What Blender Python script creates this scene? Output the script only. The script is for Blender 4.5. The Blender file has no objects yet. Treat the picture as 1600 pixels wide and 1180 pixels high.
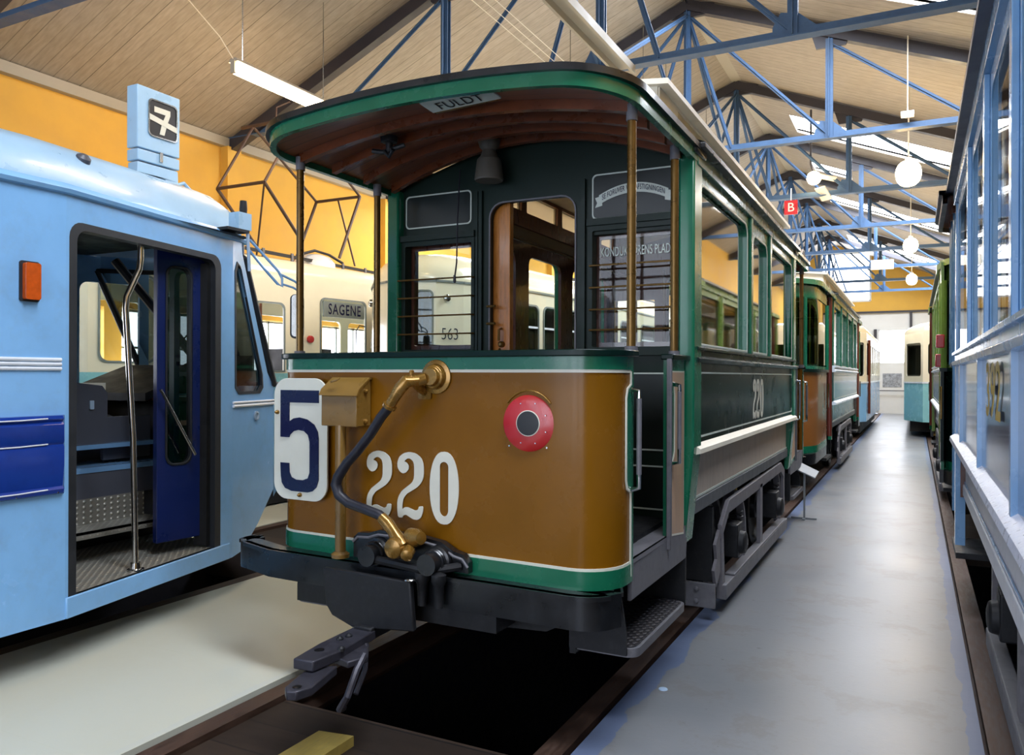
import bpy, bmesh, math, random
from mathutils import Vector, Matrix
from mathutils.geometry import delaunay_2d_cdt
random.seed(7)
C = bpy.context.scene.collection
PI = math.pi
def V(*a): return Vector(a if len(a) == 3 else a[0])

# ---------------------------------------------------------------- materials
def lin(h):
    h = h.lstrip('#'); r = []
    for i in (0, 2, 4):
        c = int(h[i:i+2], 16) / 255
        r.append(c / 12.92 if c <= .04045 else ((c + .055) / 1.055) ** 2.4)
    return (r[0], r[1], r[2], 1)
def nt(name):
    m = bpy.data.materials.new(name); m.use_nodes = True
    t = m.node_tree; b = t.nodes['Principled BSDF']
    return m, t, b
def N(t, kind, **kw):
    n = t.nodes.new(kind)
    for k, v in kw.items():
        if k in ('operation', 'blend_type', 'data_type', 'noise_dimensions', 'wave_type', 'bands_direction', 'interpolation', 'feature'): setattr(n, k, v)
        else: n.inputs[k].default_value = v
    return n
def mixc(t, fac, a, b, mode='MIX'):
    n = t.nodes.new('ShaderNodeMix'); n.data_type = 'RGBA'; n.blend_type = mode
    for s, v in ((n.inputs[0], fac), (n.inputs[6], a), (n.inputs[7], b)):
        if hasattr(v, 'links') or hasattr(v, 'is_linked'): t.links.new(v, s)
        else: s.default_value = v
    return n.outputs[2]
def ramp(t, src, stops):
    r = t.nodes.new('ShaderNodeValToRGB'); e = r.color_ramp.elements
    e[0].position, e[1].position = stops[0][0], stops[-1][0]
    e[0].color, e[1].color = stops[0][1], stops[-1][1]
    for p, c in stops[1:-1]:
        x = e.new(p); x.color = c
    t.links.new(src, r.inputs[0]); return r
BW = lambda v: (v, v, v, 1)
def coords(t, scale=(1, 1, 1)):
    g = t.nodes.new('ShaderNodeNewGeometry'); mp = t.nodes.new('ShaderNodeMapping')
    mp.inputs['Scale'].default_value = scale
    t.links.new(g.outputs['Position'], mp.inputs['Vector']); return mp.outputs[0]
def paint(name, col, rough=.35, var=.12, nscale=6, dirt=None, dirt_amt=.35, metal=0, coat=0, bump=0, stretch=(1, 1, 1), spec=.5):
    m, t, b = nt(name); c = lin(col)
    n = N(t, 'ShaderNodeTexNoise', Scale=nscale, Detail=6, Roughness=.6)
    t.links.new(coords(t, stretch), n.inputs['Vector'])
    lo = tuple(x * (1 - var) for x in c[:3]) + (1,); hi = tuple(min(1, x * (1 + var)) for x in c[:3]) + (1,)
    r = ramp(t, n.outputs['Fac'], [(.3, lo), (.7, hi)]); out = r.outputs[0]
    if dirt:
        n2 = N(t, 'ShaderNodeTexNoise', Scale=nscale * 2.3, Detail=8, Roughness=.7)
        t.links.new(coords(t, stretch), n2.inputs['Vector'])
        r2 = ramp(t, n2.outputs['Fac'], [(.5, BW(0)), (.75, BW(dirt_amt))])
        out = mixc(t, r2.outputs[0], out, lin(dirt))
    t.links.new(out, b.inputs['Base Color'])
    rr = ramp(t, n.outputs['Fac'], [(.3, BW(max(.02, rough * .8))), (.7, BW(min(1, rough * 1.25)))])
    t.links.new(rr.outputs[0], b.inputs['Roughness'])
    b.inputs['Metallic'].default_value = metal
    b.inputs['Specular IOR Level'].default_value = spec
    if coat: b.inputs['Coat Weight'].default_value = coat; b.inputs['Coat Roughness'].default_value = .08
    if bump:
        bp = N(t, 'ShaderNodeBump', Strength=bump, Distance=.01)
        t.links.new(n.outputs['Fac'], bp.inputs['Height']); t.links.new(bp.outputs[0], b.inputs['Normal'])
    return m
def emis(name, col, s):
    m, t, b = nt(name); b.inputs['Base Color'].default_value = lin(col)
    b.inputs['Emission Color'].default_value = lin(col); b.inputs['Emission Strength'].default_value = s
    return m
def glassm(name, tint='#f2f7f4', refl=1.0, rough=.02):
    m, t, b = nt(name); t.nodes.remove(b); o = t.nodes['Material Output']
    tr = N(t, 'ShaderNodeBsdfTransparent', Color=lin(tint)); gl = N(t, 'ShaderNodeBsdfGlossy', Roughness=rough)
    mx = t.nodes.new('ShaderNodeMixShader'); g = t.nodes.new('ShaderNodeNewGeometry')
    d = t.nodes.new('ShaderNodeVectorMath'); d.operation = 'DOT_PRODUCT'; t.links.new(g.outputs['Normal'], d.inputs[0]); t.links.new(g.outputs['Incoming'], d.inputs[1])
    a = N(t, 'ShaderNodeMath', operation='ABSOLUTE'); t.links.new(d.outputs['Value'], a.inputs[0])
    iv = N(t, 'ShaderNodeMath', operation='SUBTRACT'); iv.inputs[0].default_value = 1; t.links.new(a.outputs[0], iv.inputs[1])
    pw = N(t, 'ShaderNodeMath', operation='POWER'); t.links.new(iv.outputs[0], pw.inputs[0]); pw.inputs[1].default_value = 4.2
    ma = N(t, 'ShaderNodeMath', operation='MULTIPLY_ADD'); t.links.new(pw.outputs[0], ma.inputs[0]); ma.inputs[1].default_value = .92; ma.inputs[2].default_value = .06
    mu = N(t, 'ShaderNodeMath', operation='MULTIPLY'); mu.inputs[1].default_value = refl; mu.use_clamp = True
    t.links.new(ma.outputs[0], mu.inputs[0]); t.links.new(mu.outputs[0], mx.inputs[0])
    t.links.new(tr.outputs[0], mx.inputs[1]); t.links.new(gl.outputs[0], mx.inputs[2]); t.links.new(mx.outputs[0], o.inputs[0])
    return m
def planks(name, col, dark, width, axis, rough=.6, gap=.06, var=.2, spec=.3):
    # boards with grooves across one world axis
    m, t, b = nt(name); g = t.nodes.new('ShaderNodeNewGeometry'); s = t.nodes.new('ShaderNodeSeparateXYZ')
    t.links.new(g.outputs['Position'], s.inputs[0])
    d = N(t, 'ShaderNodeMath', operation='DIVIDE'); t.links.new(s.outputs[axis], d.inputs[0]); d.inputs[1].default_value = width
    fr = N(t, 'ShaderNodeMath', operation='FRACT'); t.links.new(d.outputs[0], fr.inputs[0])
    fl = N(t, 'ShaderNodeMath', operation='FLOOR'); t.links.new(d.outputs[0], fl.inputs[0])
    wn = N(t, 'ShaderNodeTexWhiteNoise', noise_dimensions='1D'); t.links.new(fl.outputs[0], wn.inputs['W'])
    gp = N(t, 'ShaderNodeMath', operation='LESS_THAN'); t.links.new(fr.outputs[0], gp.inputs[0]); gp.inputs[1].default_value = gap
    gw = N(t, 'ShaderNodeMath', operation='MULTIPLY'); t.links.new(gp.outputs[0], gw.inputs[0])
    rr = ramp(t, wn.outputs[0], [(0, BW(.25)), (1, BW(1))]); t.links.new(rr.outputs[0], gw.inputs[1])
    c = lin(col)
    base = ramp(t, wn.outputs[0], [(0, tuple(x*(1-var) for x in c[:3])+(1,)), (1, tuple(min(1, x*(1+var)) for x in c[:3])+(1,))])
    n = N(t, 'ShaderNodeTexNoise', Scale=9, Detail=6); sc = [6, 6, 6]; sc[axis] = 30
    t.links.new(coords(t, [x/9 for x in sc]), n.inputs['Vector'])
    r2 = ramp(t, n.outputs['Fac'], [(.3, BW(.8)), (.7, BW(1.05))])
    mult = mixc(t, 1.0, base.outputs[0], r2.outputs[0], 'MULTIPLY')
    t.links.new(mixc(t, gw.outputs[0], mult, lin(dark)), b.inputs['Base Color'])
    b.inputs['Roughness'].default_value = rough; b.inputs['Specular IOR Level'].default_value = spec
    bp = N(t, 'ShaderNodeBump', Strength=.4, Distance=.01); bp.invert = True
    t.links.new(gp.outputs[0], bp.inputs['Height']); t.links.new(bp.outputs[0], b.inputs['Normal'])
    return m
def treadplate(name, col):
    m, t, b = nt(name); b.inputs['Metallic'].default_value = .3; b.inputs['Roughness'].default_value = .42
    co = coords(t, (1, 1, 1)); mp = t.nodes.new('ShaderNodeMapping'); mp.inputs['Rotation'].default_value = (0, 0, PI/4)
    t.links.new(co, mp.inputs['Vector'])
    v = N(t, 'ShaderNodeTexVoronoi', Scale=28, Randomness=0); t.links.new(mp.outputs[0], v.inputs['Vector'])
    r = ramp(t, v.outputs['Distance'], [(.2, BW(1)), (.4, BW(0))])
    c = lin(col)
    t.links.new(mixc(t, r.outputs[0], tuple(x*.5 for x in c[:3])+(1,), c), b.inputs['Base Color'])
    bp = N(t, 'ShaderNodeBump', Strength=.8, Distance=.01); t.links.new(r.outputs[0], bp.inputs['Height']); t.links.new(bp.outputs[0], b.inputs['Normal'])
    return m

M = {}
M['brown'] = paint('brown dash paint', '#7c500a', .27, .08, 3, coat=.04, spec=.22)
M['brownside'] = paint('worn brown paint', '#b8977a', .4, .15, 8, dirt='#8e8478', stretch=(1, 1, .25))
M['green'] = paint('green enamel', '#15684a', .25, .1, 5, coat=.2)
M['green2'] = paint('bright green enamel', '#4f7a3a', .3, .12, 5, coat=.3)
M['dkgreen'] = paint('dark green enamel', '#0a1e19', .24, .1, 4, spec=.16)
M['dkgreen2'] = paint('bulkhead green', '#0e2119', .45, .1, 4, spec=.3)
M['black'] = paint('black enamel', '#121417', .3, .2, 8, coat=.2, dirt='#2c2d30')
M['iron'] = paint('black iron', '#1c1d20', .5, .25, 14, dirt='#3a3a3c', metal=.3)
M['greyiron'] = paint('grey painted iron', '#66656a', .5, .15, 12, dirt='#3a3636')
M['jawgrey'] = paint('dark oily steel', '#3f3e46', .4, .2, 14, dirt='#241f20', metal=.4)
M['truckgrey'] = paint('truck frame grey', '#6e6b70', .5, .15, 12, dirt='#34302e')
M['white'] = paint('white lettering paint', '#d8d6c6', .4, .05, 10)
M['lining'] = paint('white lining', '#c6cec4', .4, .05, 10)
M['plate'] = paint('enamel plate', '#d9d8c8', .2, .04, 6, coat=.4)
M['navy'] = paint('navy enamel', '#141638', .25, .08, 6)
M['red'] = paint('red enamel', '#b51a1c', .3, .08, 6, coat=.3)
M['blackhole'] = paint('lamp black', '#050506', .4, .1, 6)
M['brass'] = paint('painted brass', '#8f6a2c', .26, .15, 14, metal=.55, coat=.3)
M['brass2'] = paint('worn brass tube', '#6b5024', .3, .2, 12, metal=.6)
M['boxbrown'] = paint('brown box paint', '#7a5c28', .3, .1, 8, coat=.2)
M['rubber'] = paint('rubber hose', '#1c1c26', .45, .15, 20)
M['wood'] = paint('dark varnished wood', '#6e381c', .3, .3, 8, coat=.3, stretch=(1, 8, 1))
M['woodv'] = paint('varnished upright wood', '#4c2415', .3, .25, 8, coat=.3, stretch=(8, 8, 1))
M['oak'] = paint('orange varnished oak', '#b5722c', .3, .25, 8, coat=.3, stretch=(8, 8, 1))
M['ceilwood'] = planks('canopy boards', '#7d4828', '#1c0d05', .09, 1, .3, .08, spec=.5)
M['canvas'] = paint('grey roof canvas', '#8f8e88', .7, .12, 9, dirt='#54524e')
M['creamroof'] = paint('cream roof paint', '#d9d2c0', .45, .06, 4, dirt='#a89a86', dirt_amt=.3)
M['cream'] = paint('cream tram enamel', '#e9e2c6', .2, .03, 4, coat=.4)
M['cream2'] = paint('interior cream', '#c9bfa2', .45, .05, 5)
M['greypanel'] = paint('grey lower panel', '#b9ab9c', .4, .12, 5, dirt='#5a4a40', dirt_amt=.3, stretch=(1, 1, .3))
M['sole'] = paint('sole bar', '#55585c', .5, .15, 12)
M['blue'] = paint('light blue enamel', '#84b9ea', .22, .06, 3, coat=.25, dirt='#7d93a8', dirt_amt=.25)
M['blueroof'] = paint('light blue roof', '#9cc0dc', .3, .06, 4, coat=.2)
M['blueband'] = paint('deep blue bumper band', '#17388f', .22, .1, 5, coat=.3, dirt='#0c2370')
M['bluedoor'] = paint('blue door', '#13245c', .3, .1, 4, coat=.3)
M['midblue'] = paint('mid blue enamel', '#6d97c0', .25, .1, 5, coat=.4)
M['navyblue'] = paint('navy panel enamel', '#1f3c66', .12, .1, 3, coat=.6)
M['cyan'] = paint('pale turquoise enamel', '#86c2c6', .25, .05, 5, coat=.4)
M['whitepanel'] = paint('white grey panel', '#cdcfd6', .35, .06, 5, dirt='#7d8088')
M['strip'] = paint('white ribbed trim', '#dfe6ee', .3, .05, 5)
M['darkint'] = paint('dark grey interior', '#34373c', .5, .1, 6)
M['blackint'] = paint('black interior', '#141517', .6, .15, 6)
M['greyint'] = paint('grey laminate', '#4a4d57', .4, .06, 6)
M['steel'] = paint('polished steel', '#c2c0ba', .18, .08, 20, metal=1)
M['chrome'] = paint('chrome', '#b8bab8', .15, .05, 20, metal=1)
M['seal'] = paint('window rubber', '#20242a', .5, .1, 10)
M['sealgrey'] = paint('grey window seal', '#77807c', .4, .1, 10)
M['tread'] = treadplate('tread plate', '#b9b6aa')
M['treaddark'] = treadplate('dark tread plate', '#4c4a4e')
M['amber'] = paint('amber lens', '#c8551a', .15, .15, 30, coat=.5)
M['glass'] = glassm('clear glass', refl=.55)
M['glassr'] = glassm('bright reflecting glass', '#9aa4a8', 5, .04)
M['glass2'] = glassm('reflecting glass', '#aab4b0', 2.6, .03)
M['glassdark'] = glassm('smoked glass', '#6c7474', 1.2)
M['steelblue'] = paint('blue truss steel', '#3b5676', .5, .12, 6, dirt='#323c4e', spec=.35)
M['steeldark'] = paint('dark rafter steel', '#2d2b31', .5, .12, 6)
M['rust'] = paint('rusty rail', '#49352a', .55, .35, 14, dirt='#2a1c14', metal=.3, stretch=(4, .6, 4))
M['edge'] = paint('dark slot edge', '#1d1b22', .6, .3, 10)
M['sleeper'] = planks('old pit timbers', '#2f231a', '#070505', .23, 1, .7, .05, .35)
M['plank'] = paint('loose tan board', '#94803f', .5, .2, 12, dirt='#5c4c28', stretch=(6, 1, 1))
M['shade'] = paint('lamp shade', '#5a554c', .5, .1, 8)
M['yellowtag'] = paint('yellow tag', '#c9b62a', .5, .05, 8)
M['standgrey'] = paint('stand grey', '#83888c', .4, .06, 6)
M['greybox'] = paint('grey blue box', '#9cb4cc', .4, .06, 8)
M['tail'] = emis('bright tube', '#ffdaa8', 20)
M['globe'] = emis('lamp globe', '#ffdc9e', 22)
M['sky'] = emis('daylight glass', '#f2f6ff', 4)
M['skylight'] = emis('skylight daylight glass', '#eaf2ff', 12)
M['gatesky'] = emis('gate daylight glass', '#e4edff', 2.3)
M['wallwin'] = emis('side window daylight', '#eef0ff', 4)
M['clereglow'] = paint('milk glass', '#e0c890', .3, .03, 5)
M['greenlamp'] = emis('green signal lens', '#3cff5a', 3)
M['photo'] = paint('grey photograph', '#8e9296', .5, .5, 8, dirt='#32363c', dirt_amt=.9)

# ceiling, walls, floor
M['ceiling'] = planks('painted ceiling boards', '#9b9285', '#534c41', .165, 1, .6, .055, .05, .25)
M['yellow'] = paint('yellow wall paint', '#cda146', .6, .06, 2, spec=.25)
M['wallwhite'] = paint('white wall paint', '#cfcfca', .6, .04, 2)
M['eave'] = paint('pale eave board', '#9a9486', .6, .06, 2)
def floor_mat():
    m, t, b = nt('painted concrete floor'); co = coords(t)
    n = N(t, 'ShaderNodeTexNoise', Scale=1.1, Detail=7, Roughness=.6); t.links.new(co, n.inputs['Vector'])
    base = ramp(t, n.outputs['Fac'], [(.25, lin('#6d7074')), (.5, lin('#787a7d')), (.75, lin('#858686'))])
    n2 = N(t, 'ShaderNodeTexNoise', Scale=2.2, Detail=9, Roughness=.72); t.links.new(co, n2.inputs['Vector'])
    r2 = ramp(t, n2.outputs['Fac'], [(.52, BW(0)), (.60, BW(.3)), (.66, BW(.12)), (.8, BW(.5))])
    c1 = mixc(t, r2.outputs[0], base.outputs[0], lin('#5f5245'))
    n4 = N(t, 'ShaderNodeTexNoise', Scale=14, Detail=3); t.links.new(co, n4.inputs['Vector'])
    r4 = ramp(t, n4.outputs['Fac'], [(.72, BW(0)), (.76, BW(.6))])
    c1 = mixc(t, r4.outputs[0], c1, lin('#4a4642'))
    # ragged blue paint edging beside the tracks
    s = t.nodes.new('ShaderNodeSeparateXYZ'); t.links.new(co, s.inputs[0])
    n3 = N(t, 'ShaderNodeTexNoise', Scale=2.6, Detail=5); t.links.new(co, n3.inputs['Vector'])
    for (xc, w) in ((-1.30, .12), (.27, .06), (-3.0, .02)):
        d = N(t, 'ShaderNodeMath', operation='SUBTRACT'); t.links.new(s.outputs[0], d.inputs[0]); d.inputs[1].default_value = xc
        a = N(t, 'ShaderNodeMath', operation='ABSOLUTE'); t.links.new(d.outputs[0], a.inputs[0])
        ww = N(t, 'ShaderNodeMath', operation='MULTIPLY'); t.links.new(n3.outputs['Fac'], ww.inputs[0]); ww.inputs[1].default_value = w * 2
        l = N(t, 'ShaderNodeMath', operation='LESS_THAN'); t.links.new(a.outputs[0], l.inputs[0]); t.links.new(ww.outputs[0], l.inputs[1])
        l2 = N(t, 'ShaderNodeMath', operation='MULTIPLY'); t.links.new(l.outputs[0], l2.inputs[0]); l2.inputs[1].default_value = .6
        c1 = mixc(t, l2.outputs[0], c1, lin('#4f6691'))
    # slab joints on the left strip of floor
    dv = N(t, 'ShaderNodeMath', operation='DIVIDE'); t.links.new(s.outputs[1], dv.inputs[0]); dv.inputs[1].default_value = 1.06
    fr = N(t, 'ShaderNodeMath', operation='FRACT'); t.links.new(dv.outputs[0], fr.inputs[0])
    lt = N(t, 'ShaderNodeMath', operation='LESS_THAN'); t.links.new(fr.outputs[0], lt.inputs[0]); lt.inputs[1].default_value = .006
    lx = N(t, 'ShaderNodeMath', operation='LESS_THAN'); t.links.new(s.outputs[0], lx.inputs[0]); lx.inputs[1].default_value = -2.9
    lm = N(t, 'ShaderNodeMath', operation='MULTIPLY'); t.links.new(lt.outputs[0], lm.inputs[0]); t.links.new(lx.outputs[0], lm.inputs[1])
    c1 = mixc(t, lm.outputs[0], c1, lin('#6c7068'))
    # warm lamplight left of the track put into a creamier floor colour
    lx2 = N(t, 'ShaderNodeMath', operation='MULTIPLY'); t.links.new(lx.outputs[0], lx2.inputs[0]); lx2.inputs[1].default_value = .75
    c1 = mixc(t, lx2.outputs[0], c1, lin('#d8d9c6'))
    t.links.new(c1, b.inputs['Base Color']); b.inputs['Specular IOR Level'].default_value = .35
    rr = ramp(t, n.outputs['Fac'], [(.3, BW(.30)), (.7, BW(.40))]); t.links.new(rr.outputs[0], b.inputs['Roughness'])
    bp = N(t, 'ShaderNodeBump', Strength=.12, Distance=.02); t.links.new(n2.outputs['Fac'], bp.inputs['Height']); t.links.new(bp.outputs[0], b.inputs['Normal'])
    return m
M['floor'] = floor_mat()

# ---------------------------------------------------------------- mesh builder
class MB:
    def __init__(s, mat=None): s.v = []; s.f = []; s.mi = []; s.mats = []; s.cur = 0; s.use(mat) if mat else None
    def use(s, mat):
        m = M[mat]
        if m not in s.mats: s.mats.append(m)
        s.cur = s.mats.index(m); return s
    def add(s, vs, fs):
        b = len(s.v); s.v += [tuple(p) for p in vs]
        for f in fs: s.f.append(tuple(b + i for i in f)); s.mi.append(s.cur)
        return s
    def box(s, x0, x1, y0, y1, z0, z1):
        vs = [(x, y, z) for x in (x0, x1) for y in (y0, y1) for z in (z0, z1)]
        return s.add(vs, [(0, 1, 3, 2), (4, 6, 7, 5), (0, 4, 5, 1), (2, 3, 7, 6), (0, 2, 6, 4), (1, 5, 7, 3)])
    def beam(s, p, q, w, h, up=(0, 0, 1)):
        p, q = V(p), V(q); d = (q - p).normalized(); up = V(up)
        if abs(d.dot(up)) > .98: up = V(1, 0, 0)
        a = d.cross(up).normalized() * w / 2; b = a.cross(d).normalized() * h / 2
        vs = [e + i * a + j * b for e in (p, q) for i in (-1, 1) for j in (-1, 1)]
        return s.add(vs, [(0, 1, 3, 2), (4, 6, 7, 5), (0, 4, 5, 1), (2, 3, 7, 6), (0, 2, 6, 4), (1, 5, 7, 3)])
    def lathe(s, p, d, prof, n=24):      # prof: (distance along d, radius)
        p, d = V(p), V(d).normalized(); u = d.orthogonal().normalized(); w = d.cross(u)
        vs = []; fs = []
        for (h, r) in prof:
            for k in range(n):
                a = 2 * PI * k / n; vs.append(p + d * h + (u * math.cos(a) + w * math.sin(a)) * r)
        for i in range(len(prof) - 1):
            for k in range(n): fs.append((i*n+k, i*n+(k+1) % n, (i+1)*n+(k+1) % n, (i+1)*n+k))
        fs.append(tuple(range(n))[::-1]); fs.append(tuple((len(prof)-1)*n + k for k in range(n)))
        return s.add(vs, fs)
    def cyl(s, p, q, r, n=16, r2=None):
        p, q = V(p), V(q); return s.lathe(p, q - p, [(0, r), ((q - p).length, r if r2 is None else r2)], n)
    def tube(s, pts, r, n=10):
        pts = [V(p) for p in pts]; rs = r if isinstance(r, (list, tuple)) else [r] * len(pts)
        vs = []; fs = []; u = None
        for i, p in enumerate(pts):
            d = (pts[min(i+1, len(pts)-1)] - pts[max(i-1, 0)]).normalized()
            if u is None: u = d.orthogonal().normalized()
            else: u = (u - d * u.dot(d)).normalized()
            w = d.cross(u)
            for k in range(n):
                a = 2 * PI * k / n; vs.append(p + (u * math.cos(a) + w * math.sin(a)) * rs[i])
        for i in range(len(pts) - 1):
            for k in range(n): fs.append((i*n+k, i*n+(k+1) % n, (i+1)*n+(k+1) % n, (i+1)*n+k))
        fs.append(tuple(range(n))[::-1]); fs.append(tuple((len(pts)-1)*n + k for k in range(n)))
        return s.add(vs, fs)
    def prism(s, poly, vec):
        poly = [V(p) for p in poly]; vec = V(vec); n = len(poly)
        vs = poly + [p + vec for p in poly]
        return s.add(vs, [tuple(range(n))[::-1], tuple(range(n, 2*n))] + [(i, (i+1) % n, n+(i+1) % n, n+i) for i in range(n)])
    def sheet(s, rows, closed=False):
        m = len(rows[0]); vs = [p for r in rows for p in r]; fs = []
        for i in range(len(rows) - 1):
            for j in range(m if closed else m - 1):
                k = (j + 1) % m; fs.append((i*m+j, i*m+k, (i+1)*m+k, (i+1)*m+j))
        return s.add(vs, fs)
    def slab(s, path, z0, z1, t):     # wall of thickness t following a plan path; t>0 goes to the left of travel
        L = offset(path, t); n = len(path)
        rows = []
        for a, b in zip(path, L): rows.append([(a[0], a[1], z0), (a[0], a[1], z1), (b[0], b[1], z1), (b[0], b[1], z0)])
        s.sheet(rows, True)
        k = len(s.v)
        s.add(rows[0], [(0, 1, 2, 3)]); s.add(rows[-1], [(3, 2, 1, 0)]); return s
    def poly2(s, contours, fn, thick=0.0):  # contours in (u,v), holes allowed; fn(u,v,w)->xyz
        vs, fs = fill2d(contours, thick); return s.add([fn(*p) for p in vs], fs)
    def build(s, name, parent=None, bevel=0, kind=None, label=None, loc=None, sharp=32):
        me = bpy.data.meshes.new(name)
        base = V(0, 0, 0)
        if parent is not None: base = wloc(parent)
        elif loc is not None: base = V(loc)
        me.from_pydata([tuple(V(p) - base) for p in s.v], [], s.f)
        for m in s.mats: me.materials.append(m)
        me.polygons.foreach_set('material_index', s.mi)
        bm = bmesh.new(); bm.from_mesh(me); bmesh.ops.remove_doubles(bm, verts=bm.verts, dist=.00002)
        bmesh.ops.recalc_face_normals(bm, faces=bm.faces); bm.to_mesh(me); bm.free()
        me.polygons.foreach_set('use_smooth', [True] * len(me.polygons)); me.set_sharp_from_angle(angle=math.radians(sharp))
        me.update()
        o = bpy.data.objects.new(name, me); C.objects.link(o)
        if parent is not None: o.parent = parent
        elif loc is not None: o.location = loc
        if bevel:
            b = o.modifiers.new('Bevel', 'BEVEL'); b.width = bevel; b.segments = 2; b.limit_method = 'ANGLE'; b.angle_limit = math.radians(40)
        if kind: o['kind'] = kind
        if label: o['label'] = label
        return o
def wloc(o):
    l = V(0, 0, 0)
    while o is not None: l = l + o.location; o = o.parent
    return l
def offset(path, t):
    out = []
    for i, p in enumerate(path):
        a = path[max(i-1, 0)]; b = path[min(i+1, len(path)-1)]
        dx, dy = b[0]-a[0], b[1]-a[1]; l = math.hypot(dx, dy) or 1
        out.append((p[0] - dy/l*t, p[1] + dx/l*t))
    return out
def fill2d(contours, thick=0.0):
    vs = []; es = []
    for c in contours:
        b = len(vs); n = len(c); vs += [Vector((u, v)) for u, v in c]; es += [(b+i, b+(i+1) % n) for i in range(n)]
    r = delaunay_2d_cdt(vs, es, [], 0, 1e-5); P = [(p[0], p[1]) for p in r[0]]
    def inside(x, y):
        k = 0
        for c in contours:
            for i in range(len(c)):
                (x1, y1), (x2, y2) = c[i-1], c[i]
                if (y1 > y) != (y2 > y) and x < (x2-x1)*(y-y1)/(y2-y1)+x1: k ^= 1
        return k
    F = []
    for f in r[2]:
        a, b, c3 = (P[i] for i in f[:3])
        if abs((b[0]-a[0])*(c3[1]-a[1])-(b[1]-a[1])*(c3[0]-a[0])) > 1e-9 and inside((a[0]+b[0]+c3[0])/3, (a[1]+b[1]+c3[1])/3): F.append(tuple(f))
    if not thick: return [(u, v, 0.0) for u, v in P], F
    h = thick / 2; n = len(P); V3 = [(u, v, -h) for u, v in P] + [(u, v, h) for u, v in P]
    out = [f[::-1] for f in F] + [tuple(i+n for i in f) for f in F]; cnt = {}
    for f in F:
        for i in range(len(f)):
            a, b = f[i], f[(i+1) % len(f)]; cnt.setdefault((min(a, b), max(a, b)), []).append((a, b))
    for k, l in cnt.items():
        if len(l) == 1: a, b = l[0]; out.append((a, b, b+n, a+n))
    return V3, out
def grab(cu):
    o = bpy.data.objects.new('tmp', cu); C.objects.link(o); dg = bpy.context.evaluated_depsgraph_get()
    me = o.evaluated_get(dg).to_mesh()
    vs = [tuple(v.co) for v in me.vertices]; fs = [tuple(p.vertices) for p in me.polygons]
    o.evaluated_get(dg).to_mesh_clear(); bpy.data.objects.remove(o); bpy.data.curves.remove(cu)
    return vs, fs
_tc = {}
def text2d(txt, size=1, bold=0.0, thick=.004, cond=1.0, space=1.0):
    key = (txt, size, bold, thick, cond, space)
    if key not in _tc:
        cu = bpy.data.curves.new('tmp', 'FONT'); cu.body = txt; cu.size = 1; cu.offset = bold; cu.extrude = 0; cu.resolution_u = 3
        cu.space_character = space; cu.align_x = 'CENTER'; cu.align_y = 'CENTER'
        vs, fs = grab(cu); _tc[key] = ([(x * size * cond, y * size, thick) for x, y, z in vs], fs)
    return _tc[key]
def rr(u0, u1, v0, v1, r=.03, n=5, corners=(1, 1, 1, 1)):   # corners: bl, br, tr, tl
    P = []
    for (cu, cv, a0, on) in ((u0, v0, PI, corners[0]), (u1, v0, 1.5*PI, corners[1]), (u1, v1, 0, corners[2]), (u0, v1, .5*PI, corners[3])):
        R = r * on
        x = cu + (R if cu == u0 else -R); y = cv + (R if cv == v0 else -R)
        if R == 0: P.append((cu, cv)); continue
        for k in range(n + 1):
            a = a0 + .5*PI*k/n; P.append((x + R*math.cos(a), y + R*math.sin(a)))
    return P
def frame2(P, Q, out=1):
    """map (u along P->Q, z, w outward) ; outward is right-hand side of travel times out"""
    P, Q = V(P[0], P[1], 0), V(Q[0], Q[1], 0); d = (Q - P); L = d.length; d = d / L
    n = V(d.y, -d.x, 0) * out
    return (lambda u, v, w: tuple(P + d*u + n*w + V(0, 0, v))), L
def arc(cx, cy, r, a0, a1, n=8): return [(cx + r*math.cos(math.radians(a0+(a1-a0)*k/n)), cy + r*math.sin(math.radians(a0+(a1-a0)*k/n))) for k in range(n+1)]

def thing(name, label, cat, loc=(0, 0, 0), group=None):
    o = bpy.data.objects.new(name, None); o.empty_display_size = .2; C.objects.link(o); o.location = loc
    o['label'] = label; o['category'] = cat
    if group: o['group'] = group
    return o
def tag(o, label, cat, group=None):
    o['label'] = label; o['category'] = cat
    if group: o['group'] = group
    return o
def dup(r, loc, label=None):
    c = r.copy(); C.objects.link(c); c.location = loc
    if label: c['label'] = label
    for ch in r.children:
        d = ch.copy(); C.objects.link(d); d.parent = c
        for g in ch.children:
            e = g.copy(); C.objects.link(e); e.parent = d
    return c

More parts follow.
